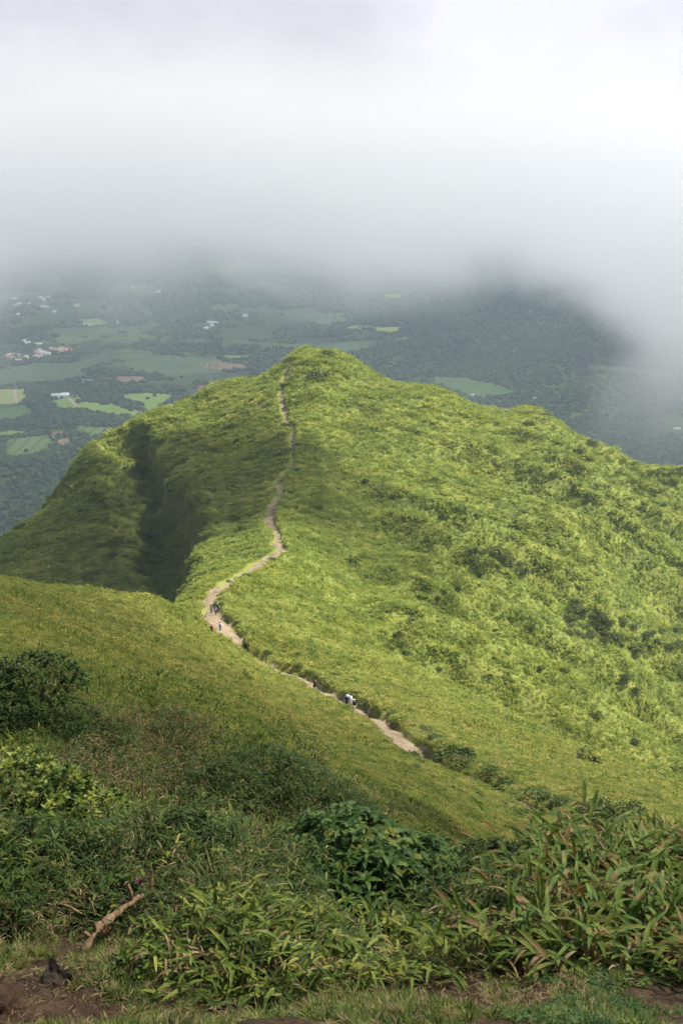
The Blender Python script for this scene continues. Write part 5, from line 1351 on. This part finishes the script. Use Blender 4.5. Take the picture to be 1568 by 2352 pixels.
def branch_mesh(name, pts_, r0, r1, mat, parent=None, n=8, knob=.25):
    V, F = [], []; pp = []
    for i in range(len(pts_) - 1):
        for k in range(4): pp.append(np.array(pts_[i]) * (1 - k / 4) + np.array(pts_[i + 1]) * (k / 4))
    pp.append(np.array(pts_[-1])); rng = random.Random(len(pts_))
    b0 = None
    for k, c in enumerate(pp):
        d = pp[min(k + 1, len(pp) - 1)] - pp[max(k - 1, 0)]; d /= np.linalg.norm(d) + 1e-9; a_ = np.cross(d, [.3, .9, .2]); a_ /= np.linalg.norm(a_); b_ = np.cross(d, a_); rr = (r0 + (r1 - r0) * k / (len(pp) - 1)) * rng.uniform(1 - knob, 1 + knob); b = len(V)
        for q in range(n):
            w_ = q / n * 2 * math.pi; V.append(c + (a_ * math.cos(w_) + b_ * math.sin(w_)) * rr * rng.uniform(.85, 1.15))
        if b0 is not None:
            for q in range(n): F.append((b0 + q, b0 + (q + 1) % n, b + (q + 1) % n, b + q))
        b0 = b
    F += [(0, n - 1, n - 2, n - 3)] if n >= 4 else []
    o = mesh_np(name, V, F, mat, smooth=True)
    if parent: o.parent = parent
    return o
eb = empty("dead_branch", (0, 0, 0)); tag(eb, "thick knobbly dead branch leaning up the bank into the mossy hump", "branch")
g0 = at(178, 2222, 3.85)
pb = [tuple(g0 - Vector((0, 0, .03))), P(193, 2185, 3.88), P(208, 2155, 3.92), P(228, 2128, 3.98), P(262, 2103, 4.06), P(290, 2080, 4.14), P(318, 2062, 4.2), P(338, 2056, 4.24), P(347, 2035, 4.26), P(350, 1998, 4.28)]
branch_mesh("limb", pb, .021, .009, M_BARK, eb)
branch_mesh("twig", [P(302, 2070, 4.17), P(300, 2050, 4.15), P(292, 2030, 4.14)], .011, .008, M_BARK, eb)
branch_mesh("twig", [P(210, 2152, 3.93), P(200, 2146, 3.91), P(192, 2140, 3.90)], .012, .006, M_BARK, eb)
branch_mesh("twig", [P(218, 2142, 3.95), P(219, 2128, 3.94), P(215, 2120, 3.93)], .010, .006, M_BARK, eb)
o = branch_mesh("dead_stick", [tuple(at(150, 2190, 4.3) - Vector((0, 0, .03))), P(136, 2160, 4.3), P(128, 2140, 4.3)], .013, .009, M_BARK); tag(o, "short broken stick left of the dead branch", "stick")
for k, (a0, a1, a2, dd) in enumerate((((60, 2015), (85, 2035), (112, 2052), 4.5), ((185, 2025), (205, 2045), (228, 2075), 4.4), ((125, 2072), (160, 2082), (190, 2100), 4.25), ((205, 2062), (214, 2085), (218, 2102), 4.15), ((20, 2080), (60, 2096), (90, 2120), 4.3))):
    o = branch_mesh("dead_stalk", [P(*a0, dd), P(*a1, dd), P(*a2, dd)], .005, .004, M_DRY); tag(o, ["brown dead stalk high at the left edge", "brown dead stalk above the dead branch", "brown dead stalk left of the branch top", "brown dead stalk touching the branch top", "brown dead stalk low at the left edge"][k], "stalk")
    lo = o
pt = lifted(352, 1985, 4.9); put(RP, "red_rosette_plant", "dark red-leaved rosette plant above the dead branch tip", "plant", Vector(P(322, 2032, 4.35)), .45, 0)
put(RP, "red_rosette_plant", "second red-leaved rosette plant right of the branch tip", "plant", Vector(P(385, 2055, 4.35)), .35, 1.0)
put(RP, "red_rosette_plant", "tiny crimson plant in the fork of the dead branch", "plant", Vector(P(284, 2074, 4.1)), .18, 2.0)
tw = branch_mesh("bare_twig", [tuple(at(769, 2190, 4.5)), P(755, 2165, 4.45), P(738, 2140, 4.45), P(718, 2118, 4.45), P(697, 2100, 4.45)], .0045, .002, simple("bleached twig", (.45, .38, .30), .8, .2, .1, 30)); tag(tw, "bare pale twig sticking out of the central bamboo grass", "twig")
st = branch_mesh("dead_stalk", [tuple(at(329, 1860, 17)), P(328, 1800, 16.9), P(328, 1742, 16.8)], .02, .012, M_BARK); tag(st, "upright dead stalk standing before the browned bank", "stalk")
t = NT("bare brown soil"); p = t.pos(); n = t.noise(p, 9, 6, .7); n2 = t.noise(p, 70, 4, .6)
c = t.ramp(n, [(.3, (.030, .018, .011)), (.5, (.070, .042, .026)), (.72, (.125, .080, .052))]); t.principled(c, .95, .12, bump=t.math('ADD', n, t.math('MULTIPLY', n2, .4)), bstr=.9, bdist=.04); M_SOIL = t.m
def lump_arrays():
    bm = bmesh.new(); bmesh.ops.create_icosphere(bm, subdivisions=1, radius=.007); rg = random.Random(2)
    for v in bm.verts: v.co *= rg.uniform(.7, 1.3)
    V = np.array([v.co[:] for v in bm.verts]); F = np.array([[v.index for v in f.verts] for f in bm.faces]); bm.free(); return V, F
# rocks
def rock(X, Y, d, r_, sc, seed, lab, name="rock", mat=None, sink=.3):
    o = lump(name, r_, sc, seed, mat or M_ROCK, .28, 4); q = at(X, Y, d); o.location = q + Vector((0, 0, r_ * sc[2] * (1 - 2 * sink))); o.rotation_euler = (rf.uniform(-.2, .2), rf.uniform(-.2, .2), rf.uniform(0, 3)); tag(o, lab, "rock"); return o
# wedge-shaped rock with a flat tilted top
bm = bmesh.new(); pr = [(-.085, -.05, -.12), (.06, -.07, -.12), (.09, .06, -.12), (-.08, .08, -.12), (-.06, -.05, .05), (.045, -.055, .075), (.085, .05, .15), (-.085, .07, .12)]
vs_ = [bm.verts.new(v) for v in pr]
for f in ((0, 3, 2, 1), (4, 5, 6, 7), (0, 1, 5, 4), (1, 2, 6, 5), (2, 3, 7, 6), (3, 0, 4, 7)): bm.faces.new([vs_[i] for i in f])
bmesh.ops.subdivide_edges(bm, edges=bm.edges[:], cuts=9, use_grid_fill=True)
for v in bm.verts: v.co *= 1 + .22 * float(fbm(np.array([v.co.x * 11 + 3]), np.array([v.co.y * 11 + v.co.z * 9]), 6, 4)[0])
me = bpy.data.meshes.new("rock"); bm.to_mesh(me); bm.free(); me.materials.append(M_ROCK); o = bpy.data.objects.new("rock", me); COL.objects.link(o); o.scale = (.75, .65, .6); o.location = at(135, 2330, 3.45) + Vector((0, 0, .0)); o.rotation_euler = (.15, .1, -.55); tag(o, "dark wedge-shaped rock jutting from the soil at lower left", "rock")
rock(-5, 2385, 3.2, .11, (1.0, .8, .8), 12, "rusty brown boulder in the bottom left corner", mat=M_SOIL)
rock(919, 2296, 3.55, .026, (1.3, .8, .7), 14, "pale stone embedded in the bare soil", "stone", simple("pale stone", (.36, .27, .19), .85, .2, .2, 40), .4)
rock(880, 2310, 3.5, .012, (1.3, 1, .7), 15, "pebble left of the pale stone", "pebble", sink=.3)
rock(608, 2235, 3.85, .022, (1.4, 1, .7), 16, "dark stone under the central leaves", "stone")
rock(250, 2300, 3.6, .03, (1.4, 1, .6), 17, "flat dark stone between the rock and the fallen leaf", "stone")
rock(440, 2325, 3.5, .014, (1.2, 1, .7), 18, "brown pebble at the bottom edge below the grass", "pebble")

# bare soil, a thin draped sheet where the turf is worn off
SOILS = []
def soil(poly, lab):
    q = [gpos(a_, b_, 0) or at(a_, b_, 3.1) for a_, b_ in poly]; SOILS.append([(v.x, v.y) for v in q])
    P2 = SOILS[-1]; x0 = min(v[0] for v in P2); x1 = max(v[0] for v in P2); y0 = min(v[1] for v in P2); y1 = max(v[1] for v in P2); c_ = .014; nx = int((x1 - x0) / c_) + 2; ny = int((y1 - y0) / c_) + 2
    gx, gy = np.meshgrid(np.linspace(x0, x1, nx + 1), np.linspace(y0, y1, ny + 1), indexing='ij'); cx = (gx[:-1, :-1] + gx[1:, 1:]) / 2; cy_ = (gy[:-1, :-1] + gy[1:, 1:]) / 2
    ins = in_poly(cx + .05 * fbm(cx / .12, cy_ / .12, 3, 3), cy_ + .05 * fbm(cx / .12, cy_ / .12, 8, 3), P2)
    gz = H(gx, gy) + .006 + .012 * fbm(gx / .09, gy / .09, 21, 4) + .010
    ij = np.argwhere(ins); i = ij[:, 0] * (ny + 1) + ij[:, 1]; F = np.stack([i, i + ny + 1, i + ny + 2, i + 1], 1); used = np.unique(F); rm = -np.ones((nx + 1) * (ny + 1), int); rm[used] = np.arange(len(used))
    o = mesh_np("soil", np.stack([gx, gy, gz], -1).reshape(-1, 3)[used], rm[F], M_SOIL, smooth=True); tag(o, lab, kind="structure")
soil([(870, 2238), (960, 2222), (1060, 2235), (1110, 2262), (1140, 2330), (1150, 2420), (820, 2420), (850, 2330)], "bare brown soil patch at the bottom centre")
soil([(-60, 2262), (60, 2268), (150, 2272), (230, 2290), (300, 2330), (330, 2420), (-60, 2420)], "bare soil slope at the bottom left")
soil([(560, 2330), (800, 2325), (830, 2420), (560, 2420)], "strip of dark soil along the bottom edge")
soil([(1180, 2262), (1270, 2268), (1270, 2330), (1190, 2340)], "small soil hollow right of the bare patch")
# short turf, creeping herbs: uncountable
rngt = random.Random(3); turf = []
for k, (n_, L_, W_) in enumerate(((14, .060, .0055), (12, .045, .007), (16, .075, .0045))):
    V, F = [], []
    for i in range(n_):
        a_ = rngt.uniform(0, 6.28); blade(V, F, (math.cos(a_) * .012 * rngt.random(), math.sin(a_) * .012 * rngt.random(), 0), (math.cos(a_), math.sin(a_), rngt.uniform(.4, 2.2)), L_ * rngt.uniform(.5, 1.2), W_, rngt.uniform(.4, 1.6), rngt, 3, 0, .25)
    turf.append(proto("turf_kind_%d" % k, np.array(V), np.array(F), M_TURF))
V, F = [], []
for i in range(12):
    a_ = rngt.uniform(0, 6.28); blade(V, F, (math.cos(a_) * .03 * rngt.random(), math.sin(a_) * .03 * rngt.random(), rngt.uniform(0, .04)), (math.cos(a_), math.sin(a_), rngt.uniform(0, .8)), .020 * rngt.uniform(.6, 1.2), .011, .6, rngt, 3, 0, .25)
turf.append(proto("turf_kind_3", np.array(V), np.array(F), M_BROAD))
V, F = [], []
for i in range(10):
    a_ = rngt.uniform(0, 6.28); blade(V, F, (0, 0, 0), (math.cos(a_), math.sin(a_), rngt.uniform(.1, 1.2)), .07 * rngt.uniform(.5, 1.2), .005, 1.2, rngt, 3, 0, .25)
turf.append(proto("turf_kind_4", np.array(V), np.array(F), M_DRY))
N = 165000
rr = np.exp(rn.uniform(math.log(1.4), math.log(10.5), N)); aa = rn.uniform(-.8, .8, N); x = np.sin(aa) * rr; y = np.cos(aa) * rr
ins = np.zeros(N, bool)
for sp_ in SOILS: ins |= in_poly(x, y, sp_)
pn = fbm(x / .5, y / .5, 81, 3); keep = ((~ins) & (rn.uniform(size=N) < (.30 + 1.3 * pn + .09 * rr) * (1 - .75 * sstep(4.2, 5.0, rr)))) | (ins & (rn.uniform(size=N) < .16 + .25 * (fbm(x / .15, y / .15, 83, 2) > .35))); x, y, rr, pn, ins = x[keep], y[keep], rr[keep], pn[keep], ins[keep]
z = HG(x, y); s = rn.uniform(.5, 1.3, len(x)) * (1 + .45 * pn) * np.where(ins, .5, 1.0) * (.40 + rr * .08) * (1 - .5 * sstep(4.3, 5.2, rr))
u_ = rn.uniform(size=len(x)); right = (x / y > .17) & (y < 4.2)
ix = np.where(u_ < .30, 0, np.where(u_ < .5, 1, np.where(u_ < .68, 2, np.where(u_ < .76 + .2 * right, 3, 4))))
ix = np.where(right & (rn.uniform(size=len(x)) < .5), 3, ix)
tz = scatter("turf", np.stack([x, y, z - .004], 1), rn.uniform(0, 6.28, len(x)), np.stack([s, s, s], 1), ix, turf, rn.uniform(-.3, .3, (len(x), 2)))
tag(tz, "short turf and creeping herbs between the foreground plants", "turf", kind="stuff")
# dead grass and leaf scraps on the bare soil
N = 2600; xs_ = []; ys_ = []
for sp_ in SOILS:
    X0 = min(v[0] for v in sp_) - .1; X1 = max(v[0] for v in sp_) + .1; Y0 = min(v[1] for v in sp_) - .1; Y1 = max(v[1] for v in sp_) + .12
    xs_.append(rn.uniform(X0, X1, N // 4)); ys_.append(rn.uniform(Y0, Y1, N // 4))
x = np.concatenate(xs_); y = np.concatenate(ys_); lit = []
for k in range(3):
    V, F = [], []
    for i in range(5):
        a_ = rngt.uniform(0, 6.28); blade(V, F, (rngt.uniform(-.03, .03), rngt.uniform(-.03, .03), .004), (math.cos(a_), math.sin(a_), rngt.uniform(-.02, .25)), rngt.uniform(.02, .06), rngt.uniform(.002, .006), .3, rngt, 3, rngt.uniform(-1, 1), .5)
    lit.append(proto("litter_kind_%d" % k, np.array(V), np.array(F), M_DRY))
V, F = lump_arrays()
lit.append(proto("litter_kind_3", V, F, M_ROCK))
lz = scatter("litter", np.stack([x, y, HG(x, y) + .016], 1), rn.uniform(0, 6.28, len(x)), np.repeat(rn.uniform(.4, 1.0, len(x))[:, None], 3, 1), np.where(rn.uniform(size=len(x)) < .7, rn.integers(0, 3, len(x)), 3), lit)
tag(lz, "dead grass scraps and grit strewn over the bare soil", "litter", kind="stuff")
# leaf litter and undergrowth between 6 and 30 m
N = 26000
rr = np.exp(rn.uniform(math.log(5.5), math.log(34), N)); aa = rn.uniform(-.45, .45, N); x = np.sin(aa) * rr; y = np.cos(aa) * rr
tdm, _ = trail_dist(x, y); k_ = tdm > .2; x, y, rr = x[k_], y[k_], rr[k_]
under = []
for k in range(3):
    V, F = [], []
    for i in range(16):
        a_ = rngt.uniform(0, 6.28); blade(V, F, (math.cos(a_) * .10 * rngt.random(), math.sin(a_) * .10 * rngt.random(), rngt.uniform(0, .05)), (math.cos(a_), math.sin(a_), rngt.uniform(.3, 1.8)), .17 * rngt.uniform(.5, 1.2), (.008, .016, .026)[k], 1.0, rngt, 4, 0, .25)
    under.append(proto("under_kind_%d" % k, np.array(V), np.array(F), (M_FINE, M_BAMBOO, M_BAMBOO)[k]))
pn = fbm(x / 2.0, y / 2.0, 85, 3); ix = np.clip((rn.uniform(size=len(x)) * 3).astype(int), 0, 2); s = rn.uniform(.6, 1.3, len(x)) * (1 + .5 * pn)
uz = scatter("undergrowth", np.stack([x, y, HG(x, y) - .01], 1), rn.uniform(0, 6.28, len(x)), np.stack([s, s, s], 1), ix, under, rn.uniform(-.3, .3, (len(x), 2)))
tag(uz, "tangled low undergrowth in the dip behind the foreground", "undergrowth", kind="stuff")
